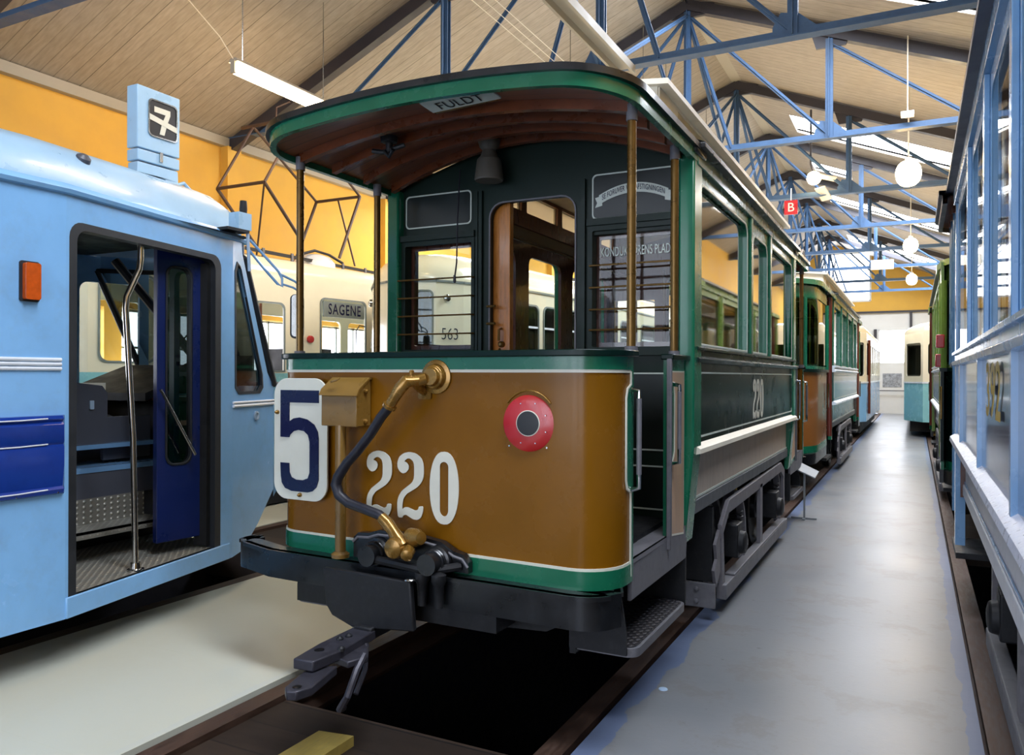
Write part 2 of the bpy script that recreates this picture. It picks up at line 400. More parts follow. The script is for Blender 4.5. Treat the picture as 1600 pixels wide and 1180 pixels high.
# ================================================================= SETTING
XL, XR, YF, YB = -9.05, 2.66, -5.0, 38.5
RX, RZ, SL, SLL = -3.2, 7.60, .395, .43
def rz(x): return RZ - (SL if x > RX else SLL) * abs(x - RX)
def setting():
    # floor with track pits
    b = MB('floor')
    xs = [XL, -6.17, -4.63, -2.97, -1.29, .27, 2.1, XR]
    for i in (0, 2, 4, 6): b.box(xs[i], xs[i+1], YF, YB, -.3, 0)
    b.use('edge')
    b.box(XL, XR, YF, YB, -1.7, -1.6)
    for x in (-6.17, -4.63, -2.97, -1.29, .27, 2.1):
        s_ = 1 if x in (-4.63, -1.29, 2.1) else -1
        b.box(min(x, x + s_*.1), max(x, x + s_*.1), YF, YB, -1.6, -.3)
    b.build('floor', kind='structure')
    # fixed timbers in the pits
    b = MB('sleeper')
    b.box(-2.80, -1.46, YF, 3.02, -.30, -.03)
    b.box(-6.03, -4.78, YF, 1.2, -.30, -.05); b.box(-6.03, -4.78, 5.4, YB, -.30, -.03)
    b.box(-2.80, -1.46, 9.9, YB, -.30, -.03)
    b.box(.46, 1.92, YF, 1.2, -.30, -.06); b.box(.46, 1.92, 9.2, YB, -.30, -.05)
    b.build('trim_1', kind='structure')
    # rails with foot, web and head
    names = {-2.87: 'left rusty rail under the brown fronted tram beside the pit', -1.38: 'right rusty rail under the brown fronted tram edging the pit',
             -6.1: 'far rail of the track under the light blue tram', -4.70: 'near rail of the track under the light blue tram',
             .345: 'rail next to the aisle under the blue and white tram', 2.0: 'rail nearest the right wall under the blue and white tram'}
    for x, lab in names.items():
        g = MB('rust'); w = .055
        g.prism([(x-.09, YF+.01, -.16), (x+.09, YF+.01, -.16), (x+.09, YF+.01, -.14), (x+.02, YF+.01, -.12), (x+.02, YF+.01, -.05), (x+w, YF+.01, -.04), (x+w, YF+.01, -.005), (x-w, YF+.01, -.005), (x-w, YF+.01, -.04), (x-.02, YF+.01, -.05), (x-.02, YF+.01, -.12), (x-.09, YF+.01, -.14)], (0, YB-YF-.02, 0))
        g.use('edge').box(x-.09, x+.075, YF+.01, YB-.01, -1.6, -.161)
        tag(g.build('rail', loc=(x, 4, -.16)), lab, 'rail')
    # ceiling : two pitched slopes with skylight openings
    sk = [(9.75, 11.17), (17.9, 19.25), (26.2, 27.4), (1.6, 2.6), (34.0, 35.6)]  # last two continue the row, added to light the near aisle and end wall
    x0, x1 = -2.43, 1.9
    k = math.hypot(1, SL); kl = math.hypot(1, SLL)
    b = MB('ceiling')
    def slope(side, holes, mapf, W):
        b.poly2([[(0, YF), (W, YF), (W, YB), (0, YB)]] + holes, mapf, .1)
    WL = (RX - XL) * kl; WR = (XR + .1 - RX) * k
    def UL(x): return (RX - x) * kl
    added_lsk = [(12.5, 13.9), (20.3, 21.7)]  # skylights added out of sight to light the left-hand trams
    slope(-1, [[(UL(-5.6), a), (UL(-8.5), a), (UL(-8.5), c), (UL(-5.6), c)] for a, c in added_lsk], lambda u, v, w: (RX - u/kl, v, RZ - SLL*u/kl + w), WL)
    def U(x): return (x - RX) * k
    holes = [[(U(x0), a), (U(x1), a), (U(x1), c), (U(x0), c)] for a, c in sk] + [[(U(-2.44), 22.1), (U(-1.5), 22.1), (U(-1.5), 23), (U(-2.44), 23)]]
    slope(1, holes, lambda u, v, w: (RX + u/k, v, RZ - SL*u/k + w), WR)
    b.build('ceiling', kind='structure', sharp=20)
    for i, (a, c) in enumerate(sk + [(22.1, 23.0)] + added_lsk):
        xx0, xx1 = (x0, x1) if i < 5 else ((-2.44, -1.5) if i == 5 else (-8.5, -5.6))
        g = MB('eave'); d = .04
        for (p, q) in (((xx0, a), (xx1, a)), ((xx1, c), (xx0, c)), ((xx0, c), (xx0, a)), ((xx1, a), (xx1, c))):
            vs = [(p[0], p[1], rz(p[0])), (q[0], q[1], rz(q[0])), (q[0], q[1], rz(q[0])+d), (p[0], p[1], rz(p[0])+d)]
            g.add(vs, [(0, 1, 2, 3)])
        g.use('skylight').add([(xx0, a, rz(xx0)+d), (xx1, a, rz(xx1)+d), (xx1, c, rz(xx1)+d), (xx0, c, rz(xx0)+d)], [(0, 1, 2, 3)])
        g.build('window_%d' % (i+1), kind='structure')
    # left wall with windows, pilasters, eave board
    wins = []
    y = -3.0
    for yy in (.9, 4.75, 8.6, 12.45, 16.3, 20.1, 24.0, 27.8):
        wins += [(yy+.35, yy+1.75), (yy+2.0, yy+3.4)]
    ZT = 4.93
    b = MB('yellow')
    b.poly2([[(YF, 0), (YB, 0), (YB, 5.04), (YF, 5.04)]] + [rr(a, c, .95, 2.45, 0) for a, c in wins], lambda u, v, w: (XL - .1 + w, u, v), .2)
    b.build('wall_left', kind='structure')
    g = MB('eave'); g.box(XL, XL+.10, YF, YB, ZT, ZT+.13); g.build('trim_2', kind='structure')
    g = MB('yellow')
    for kk in range(-1, 9):
        yy = 4.65 + 3.84*kk
        if yy > YF: g.box(XL, XL+.14, yy-.13, yy+.13, 0, ZT)
    g.build('trim_3', kind='structure')
    g = MB('wallwin'); 
    for a, c in wins:
        g.use('wallwin').add([(XL-.15, a, .95), (XL-.15, c, .95), (XL-.15, c, 2.45), (XL-.15, a, 2.45)], [(0, 1, 2, 3)])
        g.use('sealgrey')
        for z in (.97, 1.45, 1.95, 2.43): g.box(XL-.12, XL-.08, a, c, z-.015, z+.015)
        for t in (0, .33, .67, 1): g.box(XL-.12, XL-.08, a+(c-a)*t-.015, a+(c-a)*t+.015, .95, 2.45)
    g.build('window_10', kind='structure')
    b = MB('yellow'); b.box(XR, XR+.2, YF, YB, 0, 5.6); b.build('wall_right', kind='structure')
    # far gable wall
    b = MB('yellow')
    ga = [(XL, 4.45), (XR, 4.45), (XR, rz(XR)), (RX, RZ), (XL, rz(XL))]
    b.poly2([ga, rr(-3.82, -1.77, 4.98, 7.15, 0)], lambda u, v, w: (u, YB + .1 + w, v), .2)
    b.use('wallwhite').poly2([[(XL, 0), (XR, 0), (XR, 4.45), (XL, 4.45)], rr(-1.43, -.28, 2.19, 3.68, 0), rr(-3.9, -2.2, 1.0, 3.6, 0), rr(-6.6, -4.9, 1.0, 3.6, 0)], lambda u, v, w: (u, YB + .1 + w, v), .2)
    b.build('wall_back', kind='structure')
    for i, (a, c, z0, z1) in enumerate(((-3.82, -1.77, 4.98, 7.15), (-1.43, -.28, 2.19, 3.68), (-3.9, -2.2, 1.0, 3.6), (-6.6, -4.9, 1.0, 3.6))):
        g = MB('sky'); g.add([(a, YB+.12, z0), (c, YB+.12, z0), (c, YB+.12, z1), (a, YB+.12, z1)], [(0, 1, 2, 3)])
        g.use('wallwhite')
        for (p, q) in (((a, z0), (c, z0)), ((a, z1), (c, z1))): g.box(p[0], q[0], YB-.02, YB+.05, p[1]-.04, p[1]+.04)
        for x in (a, c): g.box(x-.04, x+.04, YB-.02, YB+.05, z0, z1)
        g.build('window_%d' % (i+12), kind='structure')
    g = MB('steeldark'); g.box(XL, XR, YB-.12, YB, 4.42, 4.5); g.box(-.2, -.1, YB-.1, YB, 2.2, 4.42); g.box(-1.62, -1.5, YB-.1, YB, 2.0, 3.7)
    g.build('trim_4', kind='structure')
    # wall behind the photographer with tall gate windows
    b = MB('wallwhite')
    gw = [(-8.6, -6.4), (-6.1, -3.9), (-3.6, -1.4), (-1.0, 1.0)]
    b.poly2([[(XL, 0), (XR, 0), (XR, rz(XR)), (RX, RZ), (XL, rz(XL))]] + [rr(a, c, 0.5, 4.4, 0) for a, c in gw], lambda u, v, w: (u, YF - .1 + w, v), .2)
    b.build('wall_front', kind='structure')
    g = MB('gatesky')
    for a, c in gw:
        g.use('gatesky').add([(a, YF-.12, .5), (c, YF-.12, .5), (c, YF-.12, 4.4), (a, YF-.12, 4.4)], [(0, 1, 2, 3)])
        g.use('steeldark')
        for k2 in range(5): x = a + (c-a)*k2/4; g.box(x-.02, x+.02, YF-.08, YF, .5, 4.4)
        for z in (.5, 1.5, 2.5, 3.4, 4.4): g.box(a, c, YF-.08, YF, z-.02, z+.02)
    g.build('window_11', kind='structure')
setting()

# ---------------------------------------------------------------- trusses
def trusses():
    zc = 5.1
    Y0 = 4.65
    names = ['roof truss crossing overhead at the top left corner', 'roof truss over the front canopy of the tram with the numeral five', 'roof truss with its blue bottom chord above the brown tram roof',
             'fourth roof truss counted from the camera', 'roof truss in front of the small skylight', 'roof truss with a light blue chord by the second globe lamp',
             'roof truss just before the third long skylight', 'roof truss beyond the third long skylight', 'roof truss closest to the far gable wall']
    t = thing('roof_truss', names[0], 'roof truss', (RX, Y0, zc), 'roof trusses')
    up = lambda x: rz(x) - .17
    b = MB('steeldark')
    for s in (-1, 1):
        xe = XL + .05 if s < 0 else XR
        b.beam((RX, Y0, up(RX)), (xe, Y0, up(xe)), .13, .16)
    b.prism([(RX-.42, Y0-.03, up(RX)-.2), (RX+.42, Y0-.03, up(RX)-.2), (RX+.42, Y0-.03, up(RX)-.05), (RX, Y0-.03, up(RX)+.08), (RX-.42, Y0-.03, up(RX)-.05)], (0, .06, 0))
    for x in (-5.28, -1.12):
        b.prism([(x-.18, Y0-.02, up(x)-.22), (x+.22, Y0-.02, up(x)-.22), (x+.28, Y0-.02, up(x+.28)), (x-.28, Y0-.02, up(x-.28))], (0, .04, 0))
    b.build('rafter', t)
    b = MB('steelblue')
    b.box(XL+.02, XR, Y0-.07, Y0+.07, zc-.045, zc-.03)
    b.box(XL+.02, XR, Y0-.012, Y0-.004, zc-.03, zc+.05); b.box(XL+.02, XR, Y0+.004, Y0+.012, zc-.03, zc+.05)
    for x in (-5.28, -1.12, -3.2):
        b.prism([(x-.2, Y0-.004, zc-.03), (x+.24, Y0-.004, zc-.03), (x+.24, Y0-.004, zc+.04), (x+.06, Y0-.004, zc+.2), (x-.12, Y0-.004, zc+.24), (x-.2, Y0-.004, zc+.1)], (0, .008, 0))
    b.build('bottom_chord', t)
    def ang(p, q, w=.06):
        g = MB('steelblue'); g.beam(p, q, .012, w); g.beam(p, q, w, .012); return g
    for x in (-5.28, -3.2, -1.12):
        g = MB('steelblue'); z1 = up(x) - .1
        for s in (-1, 1):
            g.box(x-.05, x+.05, Y0+s*.035-.006, Y0+s*.035+.006, zc-.03, z1); g.box(x-.006, x+.006, Y0+min(s*.012, s*.09), Y0+max(s*.012, s*.09), zc-.03, z1)
        g.build('post', t)
    A = (RX, Y0, up(RX)-.15)
    for q in ((-5.28, Y0, zc), (-1.12, Y0, zc), (-3.88, Y0, zc), (-2.52, Y0, zc)): ang(A, q).build('diagonal', t)
    ang((-5.28, Y0, up(-5.28)-.15), (-7.1, Y0, zc)).build('diagonal', t); ang((-1.12, Y0, up(-1.12)-.15), (.72, Y0, zc)).build('diagonal', t)
    # longitudinal crossed braces towards the next truss
    ang((RX, Y0, up(RX)-.15), (RX, Y0+3.84, zc)).build('brace', t); ang((RX, Y0, zc), (RX, Y0+3.84, up(RX)-.15)).build('brace', t)
    for k in range(1, 9): dup(t, (RX, Y0 + 3.84*k, zc), names[k])
    # ridge board
    g = MB('eave'); g.box(RX-.16, RX+.16, YF, YB, RZ-.09, RZ-.06); g.build('trim_5', kind='structure')
    # overhead wires and wooden trough
    for x, lab in ((-3.75, 'left one of the thin trolley wires up left of the canopy of tram 220'), (-3.65, 'middle one of the thin trolley wires up left of the canopy of tram 220'), (-3.55, 'right one of the thin trolley wires up left of the canopy of tram 220')):
        g = MB('creamroof'); g.tube([(x, -2, 5.16), (x, 4, 5.155), (x, 8.5, 5.16)], .004, 6); tag(g.build('trolley_wire', loc=(x, 3, 5.16)), lab, 'wire', 'trolley wires')
    g = MB('eave'); g.box(-2.98, -2.95, 1.0, 8.42, 4.95, 5.04); g.box(-2.80, -2.77, 1.0, 8.42, 4.95, 5.04); g.box(-2.95, -2.80, 1.0, 8.42, 5.02, 5.04)
    tag(g.build('wire_trough', loc=(-2.87, 4, 5)), 'pale wooden trough hung along the roof ending behind the green canopy', 'wire trough')
trusses()

# ---------------------------------------------------------------- lamps
def lamps():
    def tube_lamp(x, y, z, lab, L=1.5):
        t = thing('fluorescent_lamp', lab, 'lamp', (x, y, z), 'fluorescent lamps')
        g = MB('tail'); g.tube([(x, y-L/2, z), (x, y+L/2, z)], .066, 12); g.build('tube', t)
        g = MB('eave'); g.prism([(x-.07, y-L/2-.03, z+.06), (x+.07, y-L/2-.03, z+.06), (x+.04, y-L/2-.03, z+.1), (x-.04, y-L/2-.03, z+.1)], (0, L+.06, 0))
        g.box(x-.03, x+.03, y-L/2-.04, y-L/2-.01, z-.06, z+.08); g.box(x-.03, x+.03, y+L/2+.01, y+L/2+.04, z-.06, z+.08)
        g.build('housing', t)
        g = MB('chrome')
        for yy in (y-L/2+.1, y+L/2-.1): g.cyl((x, yy, z+.1), (x, yy, rz(x)-.05), .006, 6)
        g.build('hanger', t); return t
    tube_lamp(-6.45, 6.9, 4.86, 'glowing warm fluorescent tube hanging in front of the pale boarded ceiling')
    for yy, lab in ((14.6, 'added fluorescent tube hidden in the second roof bay behind the green canopy'), (22.3, 'added unseen fluorescent tube high over the far left trams'), (-.8, 'fluorescent tube above the left end of the hall outside the picture')):  # unseen tubes added to brighten the left trams
        if yy < 0: continue
        tube_lamp(-6.45, yy, 4.9, lab)
    for yy, lab in ((5.05, 'added unseen fluorescent tube just above the picture over the pale floor strip'), (9.9, 'nearest fluorescent tube of the added hidden row above the gap left of tram 220'), (12.9, 'middle fluorescent tube of the added hidden row above the gap left of tram 220'), (15.9, 'last fluorescent tube of the added hidden row above the gap left of tram 220')):  # out-of-view tubes added to light the floor strip and the cream tram
        tube_lamp(-3.9, yy, 5.05 if yy < 6 else 4.8, lab)
    g = MB('creamroof'); g.tube([(-6.45, 6.12, 4.95), (-6.46, 5.95, 5.12), (-6.5, 5.5, 5.4), (-6.3, 4.7, 5.75), (-5.9, 3.8, 6.1)], .006, 6)
    tag(g.build('lamp_cable', loc=(-6.4, 5, 5.4)), 'thin white cable drooping to the glowing tube lamp at upper left', 'cable')
    names = ['big round globe lamp nearest the camera over the aisle', 'middle one of the three globe lamps over the aisle', 'smallest and farthest globe lamp over the aisle']
    for y, r, nm in ((14.2, .19, names[0]), (22, .17, names[1]), (29.7, .17, names[2])):
        t = thing('globe_lamp', nm, 'lamp', (-.1, y, 4.87), 'globe lamps over the aisle')
        pr = [(-r*1.08*math.cos(PI*k/16), max(.004, r*max(0, math.sin(PI*k/16))**.75)) for k in range(17)]
        g = MB('globe'); g.lathe((-.1, y, 4.87), (0, 0, 1), pr, 20); g.build('globe', t)
        g = MB('creamroof'); g.cyl((-.1, y, 4.87+r), (-.1, y, rz(-.1)-.05), .012, 8); g.lathe((-.1, y, 4.87+r*.9), (0, 0, 1), [(0, .06), (.08, .05), (.1, .02)], 12)
        g.build('stem', t)
    for y in (12.34,):
        t = thing('pull_cord', 'thin pale cord with a small clip hanging to the blue chord at upper right', 'cord', (-.1, 12.2, 5.3))
        g = MB('creamroof'); g.tube([(-.1, 12.2, rz(-.1)-.06), (-.1, 12.2, 5.25)], .009, 6); g.build('cord_line', t)
        g = MB('strip'); g.box(-.18, -.02, 12.14, 12.26, 5.2, 5.26); g.build('clip', t)
    # spot fixture with reflectors
    t = thing('spot_lamp', 'lit spotlight with pale reflector flaps on a truss over the aisle', 'lamp', (-1.9, 16.2, 5.4))
    g = MB('globe'); g.lathe((-1.72, 16.0, 5.38), (.1, -1, -.3), [(0, .1), (.03, .13), (.08, .12), (.1, .02)], 16); g.build('bulb', t)
    g = MB('creamroof'); g.beam((-1.72, 16.05, 5.45), (-1.35, 16.15, 5.35), .3, .02); g.beam((-1.62, 16.05, 5.2), (-1.5, 16.2, 4.98), .25, .02); g.build('reflector', t)
    g = MB('steeldark'); g.tube([(-1.72, 16.12, 5.4), (-1.8, 16.2, 5.7), (-1.8, 16.2, 6.75)], .02, 8); g.build('bracket', t)
    # B sign
    t = thing('bay_sign', 'small square red sign with a white letter B on the king post', 'sign', (-2.12, 15.9, 4.83))
    g = MB('red'); g.box(-2.24, -2.0, 15.88, 15.91, 4.70, 4.97); g.build('sign_plate', t)
    g = MB('white'); vs, fs = text2d('B', .24, .004); g.add([(-2.12+x, 15.875, 4.83+y) for x, y, z in vs], fs); g.build('letter', t)
    g = MB('strip'); g.cyl((-2.12, 15.9, 4.97), (-2.12, 15.9, 5.2), .01); g.build('hanger', t)
    t = thing('chord_panel', 'small beige board fixed on a far truss chord over the aisle', 'board', (-.9, 27.6, 5.1))
    g = MB('creamroof'); g.box(-1.25, -.6, 27.55, 27.6, 5.0, 5.3); g.build('panel', t)
lamps()

def milk():
    m, t, b = nt('milk glass'); t.nodes.remove(b); o = t.nodes['Material Output']
    d = N(t, 'ShaderNodeBsdfDiffuse', Color=lin('#efe6cc')); tr = N(t, 'ShaderNodeBsdfTranslucent', Color=lin('#efe0bc')); mx = t.nodes.new('ShaderNodeMixShader'); mx.inputs[0].default_value = .6
    t.links.new(d.outputs[0], mx.inputs[1]); t.links.new(tr.outputs[0], mx.inputs[2]); t.links.new(mx.outputs[0], o.inputs[0]); return m
M['milk'] = milk()

# ================================================================= OLD TRAM BODY (box body with clerestory)
def old_body(R, xc, hw, y0, y1, wins, col, glass='glass', clere=True, inner='woodv', waist_ribs=None, zs=0.0, ends=(1, 1), po=-.03, farglass='glass', lwins=None):
    rwins = wins
    def SM(s): return lambda y, z, w: (xc + s*(hw + w), y, z)
    sd = {1: 'right', -1: 'left'}
    for s in (1, -1):
        f = SM(s); wins = rwins if s > 0 or not lwins else lwins
        g = MB(col['lower']); g.poly2([[(y0+.04, .87), (y1-.04, .87), (y1-.04, 1.16), (y0+.04, 1.16)]], lambda u, v, w: f(u, v, w-.06), .02)
        g.use(col['line']).poly2([[(y0+.04, .875), (y1-.04, .875), (y1-.04, .888), (y0+.04, .888)]], lambda u, v, w: f(u, v, w-.045), .006)
        g.build('lower_panel', R)
        g = MB(col['sole']); a, b_ = sorted((xc+s*(hw-.16), xc+s*(hw-.035))); g.box(a, b_, y0+.02, y1-.02, .79, .87); g.build('sole_bar', R, bevel=.006)
        g = MB(col['bead'])
        g.prism([f(y0-.02, 1.155, 0), f(y0-.02, 1.165, .045), f(y0-.02, 1.19, .04), f(y0-.02, 1.22, -.005), f(y0-.02, 1.155, -.06)], (0, y1-y0+.04, 0)); g.build('side_moulding', R)
        g = MB(col['waist']); g.poly2([[(y0, 1.2), (y1, 1.2), (y1, 1.68), (y0, 1.68)]], lambda u, v, w: f(u, v, w-.02), .04)
        if col.get('lining'):
            g.use(col['lining'])
            o_ = rr(y0+.12, y1-.1, 1.245, 1.625, .03); i_ = rr(y0+.13, y1-.11, 1.255, 1.615, .03)
            g.poly2([o_, i_], lambda u, v, w: f(u, v, w+.003), .004)
        if waist_ribs:
            g.use(col['frame'])
            for y in waist_ribs: g.poly2([[(y-.02, 1.2), (y+.02, 1.2), (y+.02, 1.68), (y-.02, 1.68)]], lambda u, v, w: f(u, v, w+.008), .02)
        g.build('waist_panel', R)
        g = MB(col['belt']); g.prism([f(y0-.02, 1.672, 0), f(y0-.02, 1.678, .03), f(y0-.02, 1.70, .035), f(y0-.02, 1.715, .012), f(y0-.02, 1.745, .012), f(y0-.02, 1.75, .03), f(y0-.02, 1.765, .03), f(y0-.02, 1.775, 0), f(y0-.02, 1.775, -.05), f(y0-.02, 1.672, -.05)], (0, y1-y0+.04, 0))
        g.build('belt_rail', R)
        hs = [rr(a, c, 1.79, 2.68 if (c-a) < .8 else 2.71, .09, corners=(0, 0, 1, 1)) for a, c in wins]
        fr = MB(col['frame']); fr.poly2([[(y0, 1.76), (y1, 1.76), (y1, 2.80), (y0, 2.80)]] + hs, lambda u, v, w: f(u, v, w-.018), .036)
        if col.get('wline'):
            fr.use(col['wline'])
            for a, c in wins:
                zt = 2.68 if (c-a) < .8 else 2.71
                fr.poly2([rr(a-.016, c+.016, 1.774, zt+.016, .1, corners=(0, 0, 1, 1)), rr(a, c, 1.79, zt, .09, corners=(0, 0, 1, 1))], lambda u, v, w: f(u, v, w+.003), .006)
        fr.use(col['frame'])
        for i in range(len(wins)-1):
            ym = (wins[i][1] + wins[i+1][0]) / 2
            fr.poly2([[(ym-.035, 1.77), (ym+.035, 1.77), (ym+.035, 2.79), (ym-.035, 2.79)]], lambda u, v, w: f(u, v, w+.01), .02)
        o = fr.build('window_wall', R, bevel=.003)
        for a, c in wins:
            g = MB(glass if s*(1 if po < -.01 else -1) > 0 else farglass); g.add([f(a, 1.79, po), f(c, 1.79, po), f(c, 2.70, po), f(a, 2.70, po)], [(0, 1, 2, 3)]); g.build('window_pane', R)
        g = MB(inner); g.poly2([[(y0, 1.2), (y1, 1.2), (y1, 2.80), (y0, 2.80)]] + [rr(a+.03, c-.03, 1.82, 2.66, .08, corners=(0, 0, 1, 1)) for a, c in wins], lambda u, v, w: f(u, v, w-.065), .03)
        g.build('inner_lining', R)
        g = MB(col['cant']); g.poly2([[(y0-.02, 2.79), (y1+.02, 2.79), (y1+.02, 2.88), (y0-.02, 2.88)]], lambda u, v, w: f(u, v, w), .05)
        g.use(col['eave']); a, b_ = sorted((xc+s*(hw-.03), xc+s*(hw+.07))); g.box(a, b_, y0-.05, y1+.05, 2.875, 2.905); g.build('cantrail', R, bevel=.004)
        g = MB(inner); a, b_ = sorted((xc+s*(hw-.45), xc+s*(hw-.09))); g.box(a, b_, y0+.1, y1-.1, 1.18, 1.22); g.box(a, a+.03, y0+.1, y1-.1, .82, 1.18); g.build('bench', R)
    # floor
    g = MB('iron'); g.box(xc-hw+.14, xc+hw-.14, y0-1.0 if ends[0] else y0, y1+1.0 if ends[1] else y1, .72, .79); g.build('floor_deck', R)
    # roof and clerestory
    g = MB(col['roof']); ch = .86 * hw
    n = 8
    for s in (1, -1):
        rows = []
        for y in (y0-.05, y1+.05):
            rows.append([(xc+s*(hw+.07 - (hw+.07-ch)*k/n), y, 2.905 + .06*math.sin(.5*PI*k/n)) for k in range(n+1)])
        g.sheet(rows)
    if not clere:
        g.sheet([[(xc-ch+2*ch*k/10, y, 2.965 + .14*math.sin(PI*k/10)) for k in range(11)] for y in (y0-.05, y1+.05)])
    g.build('roof', R)
    g = MB('cream2')
    rows = [[(xc-hw+.05+(2*hw-.1)*k/12, y, 2.80+.09*math.sin(PI*k/12)) for k in range(13)] for y in (y0, y1)]
    if clere:
        for s in (1, -1):
            g.sheet([[(xc+s*(hw-.05 - (hw-.05-ch+.04)*k/n), y, 2.80 + .1*math.sin(.5*PI*k/n)) for k in range(n+1)] for y in (y0, y1)])
    else: g.sheet(rows)
    g.build('inner_ceiling', R)
    if clere:
        ca, cb = y0-.25, y1+.28
        np_ = max(3, int((y1-y0)/.75))
        for s in (1, -1):
            hs = []
            for k in range(np_):
                a = y0 + .12 + (y1-y0-.24)*k/np_; c = a + (y1-y0-.24)/np_ - .1; hs.append(rr(a, c, 2.995, 3.155, .01, 2))
            g = MB(col['clere']); g.poly2([[(ca, 2.93), (cb, 2.93), (cb, 3.2), (ca, 3.2)]] + hs, lambda u, v, w: (xc+s*(ch+w), u, v), .02)
            o = g.build('clerestory_side', R)
            g = MB('milk')
            for h in hs: g.add([(xc+s*(ch+.004), min(p[0] for p in h), 2.99), (xc+s*(ch+.004), max(p[0] for p in h), 2.99), (xc+s*(ch+.004), max(p[0] for p in h), 3.16), (xc+s*(ch+.004), min(p[0] for p in h), 3.16)], [(0, 1, 2, 3)])
            g.build('clerestory_panes', o)
            g = MB('wood'); g.poly2([[(y0, 2.93), (y1, 2.93), (y1, 3.19), (y0, 3.19)]] + hs, lambda u, v, w: (xc+s*(ch-.03+w), u, v), .02); g.build('clerestory_lining', R)
            g = MB('wood'); a, b_ = sorted((xc+s*(ch-.05), xc+s*(ch-.02))); g.box(a, b_, y0, y1, 2.86, 2.93); g.build('clerestory_beam', R)
        g = MB(col['clere'])
        for y in (ca, cb): g.prism([(xc-ch+2*ch*k/8, y-.01, 2.88+.21*(1-(ch*(-1+k/4)/hw)**2)) for k in range(9)] + [(xc+ch, y-.01, 3.2), (xc-ch, y-.01, 3.2)], (0, .02, 0))
        top = [[(xc-(ch+.07)+2*(ch+.07)*k/12, y, 3.2+.07*math.sin(PI*k/12)) for k in range(13)] for y in (ca-.05, cb+.05)]
        bot = [[(p[0], p[1], p[2]-.03) for p in r] for r in top]
        g.sheet([bot[0], top[0], top[1], bot[1], bot[0]])
        for i in (0, 12): g.add([top[0][i], top[1][i], bot[1][i], bot[0][i]], [(0, 1, 2, 3)])
        g.build('clerestory_roof', R)

def bulkhead(R, xc, hw, y, f, col, zt=3.05):
    """end wall of the saloon; f=-1 faces the camera. Returns nothing"""
    F = lambda u, v, w: (xc + u, y + f*w, v)
    roof = [(hw-.02 - (2*hw-.04)*k/14, 2.84 + .22*math.sin(PI*k/14)) for k in range(15)]
    outer = [(-hw+.02, .78), (hw-.02, .78)] + roof
    lw = rr(-.92, -.40, 1.77, 2.47, .01); door = rr(-.29, .31, .80, 2.70, .1, corners=(0, 0, 1, 1)); rw = rr(.42, .91, 1.77, 2.44, .01)
    g = MB(col['bulk']); g.poly2([outer, lw, door, rw], lambda u, v, w: F(u, v, w), .05)
    g.use(col['line'])
    for (a, c, z0, z1) in ((-.93, -.42, 2.58, 2.80), (.41, .92, 2.53, 2.80), (.41, .95, 1.17, 1.62), (.41, .95, .83, 1.085), (-.95, -.42, 1.17, 1.62), (-.95, -.42, .83, 1.085)):
        g.poly2([rr(a, c, z0, z1, .03), rr(a+.009, c-.009, z0+.009, z1-.009, .025)], lambda u, v, w: F(u, v, w+.028), .004)
    g.use(col['bulkpanel'])
    for (a, c, z0, z1) in ((-.92, -.43, 2.59, 2.79), (.42, .91, 2.54, 2.79), (.42, .94, 1.18, 1.61), (.42, .94, .84, 1.075), (-.94, -.43, 1.18, 1.61), (-.94, -.43, .84, 1.075)):
        g.poly2([rr(a, c, z0, z1, .03)], lambda u, v, w: F(u, v, w+.0265), .003)
    g.use(col['bulk'])
    for (a, c) in ((-.95, -.38), (.39, .94)):
        g.poly2([rr(a, c, 1.72, 2.53, .01), rr(a+.03, c-.03, 1.77, 2.46, .01)], lambda u, v, w: F(u, v, w+.035), .03)
        g.poly2([[(a, 2.49), (c, 2.49), (c, 2.53), (a, 2.53)]], lambda u, v, w: F(u, v, w+.045), .05)
    for x in (-.345, -.375, .36): g.poly2([[(x-.012, .8), (x+.012, .8), (x+.012, 2.78), (x-.012, 2.78)]], lambda u, v, w: F(u, v, w+.035), .03)
    g.use('greyiron').poly2([rr(-.29, .31, .80, 2.70, .1, corners=(0, 0, 1, 1)), rr(-.28, .30, .80, 2.69, .09, corners=(0, 0, 1, 1))], lambda u, v, w: F(u, v, w+.028), .012)
    o = g.build('bulkhead', R, bevel=.002)
    g = MB('woodv'); g.poly2([outer, rr(-.90, -.42, 1.80, 2.44, .01), door, rr(.44, .89, 1.80, 2.42, .01)], lambda u, v, w: F(u, v, w-.04), .02); g.build('bulkhead_lining', R)
    for (a, c, z1) in ((-.92, -.40, 2.47), (.42, .91, 2.44)):
        g = MB('glass'); g.add([F(a, 1.77, -.01), F(c, 1.77, -.01), F(c, z1, -.01), F(a, z1, -.01)], [(0, 1, 2, 3)]); g.build('bulkhead_pane', R)
    return F

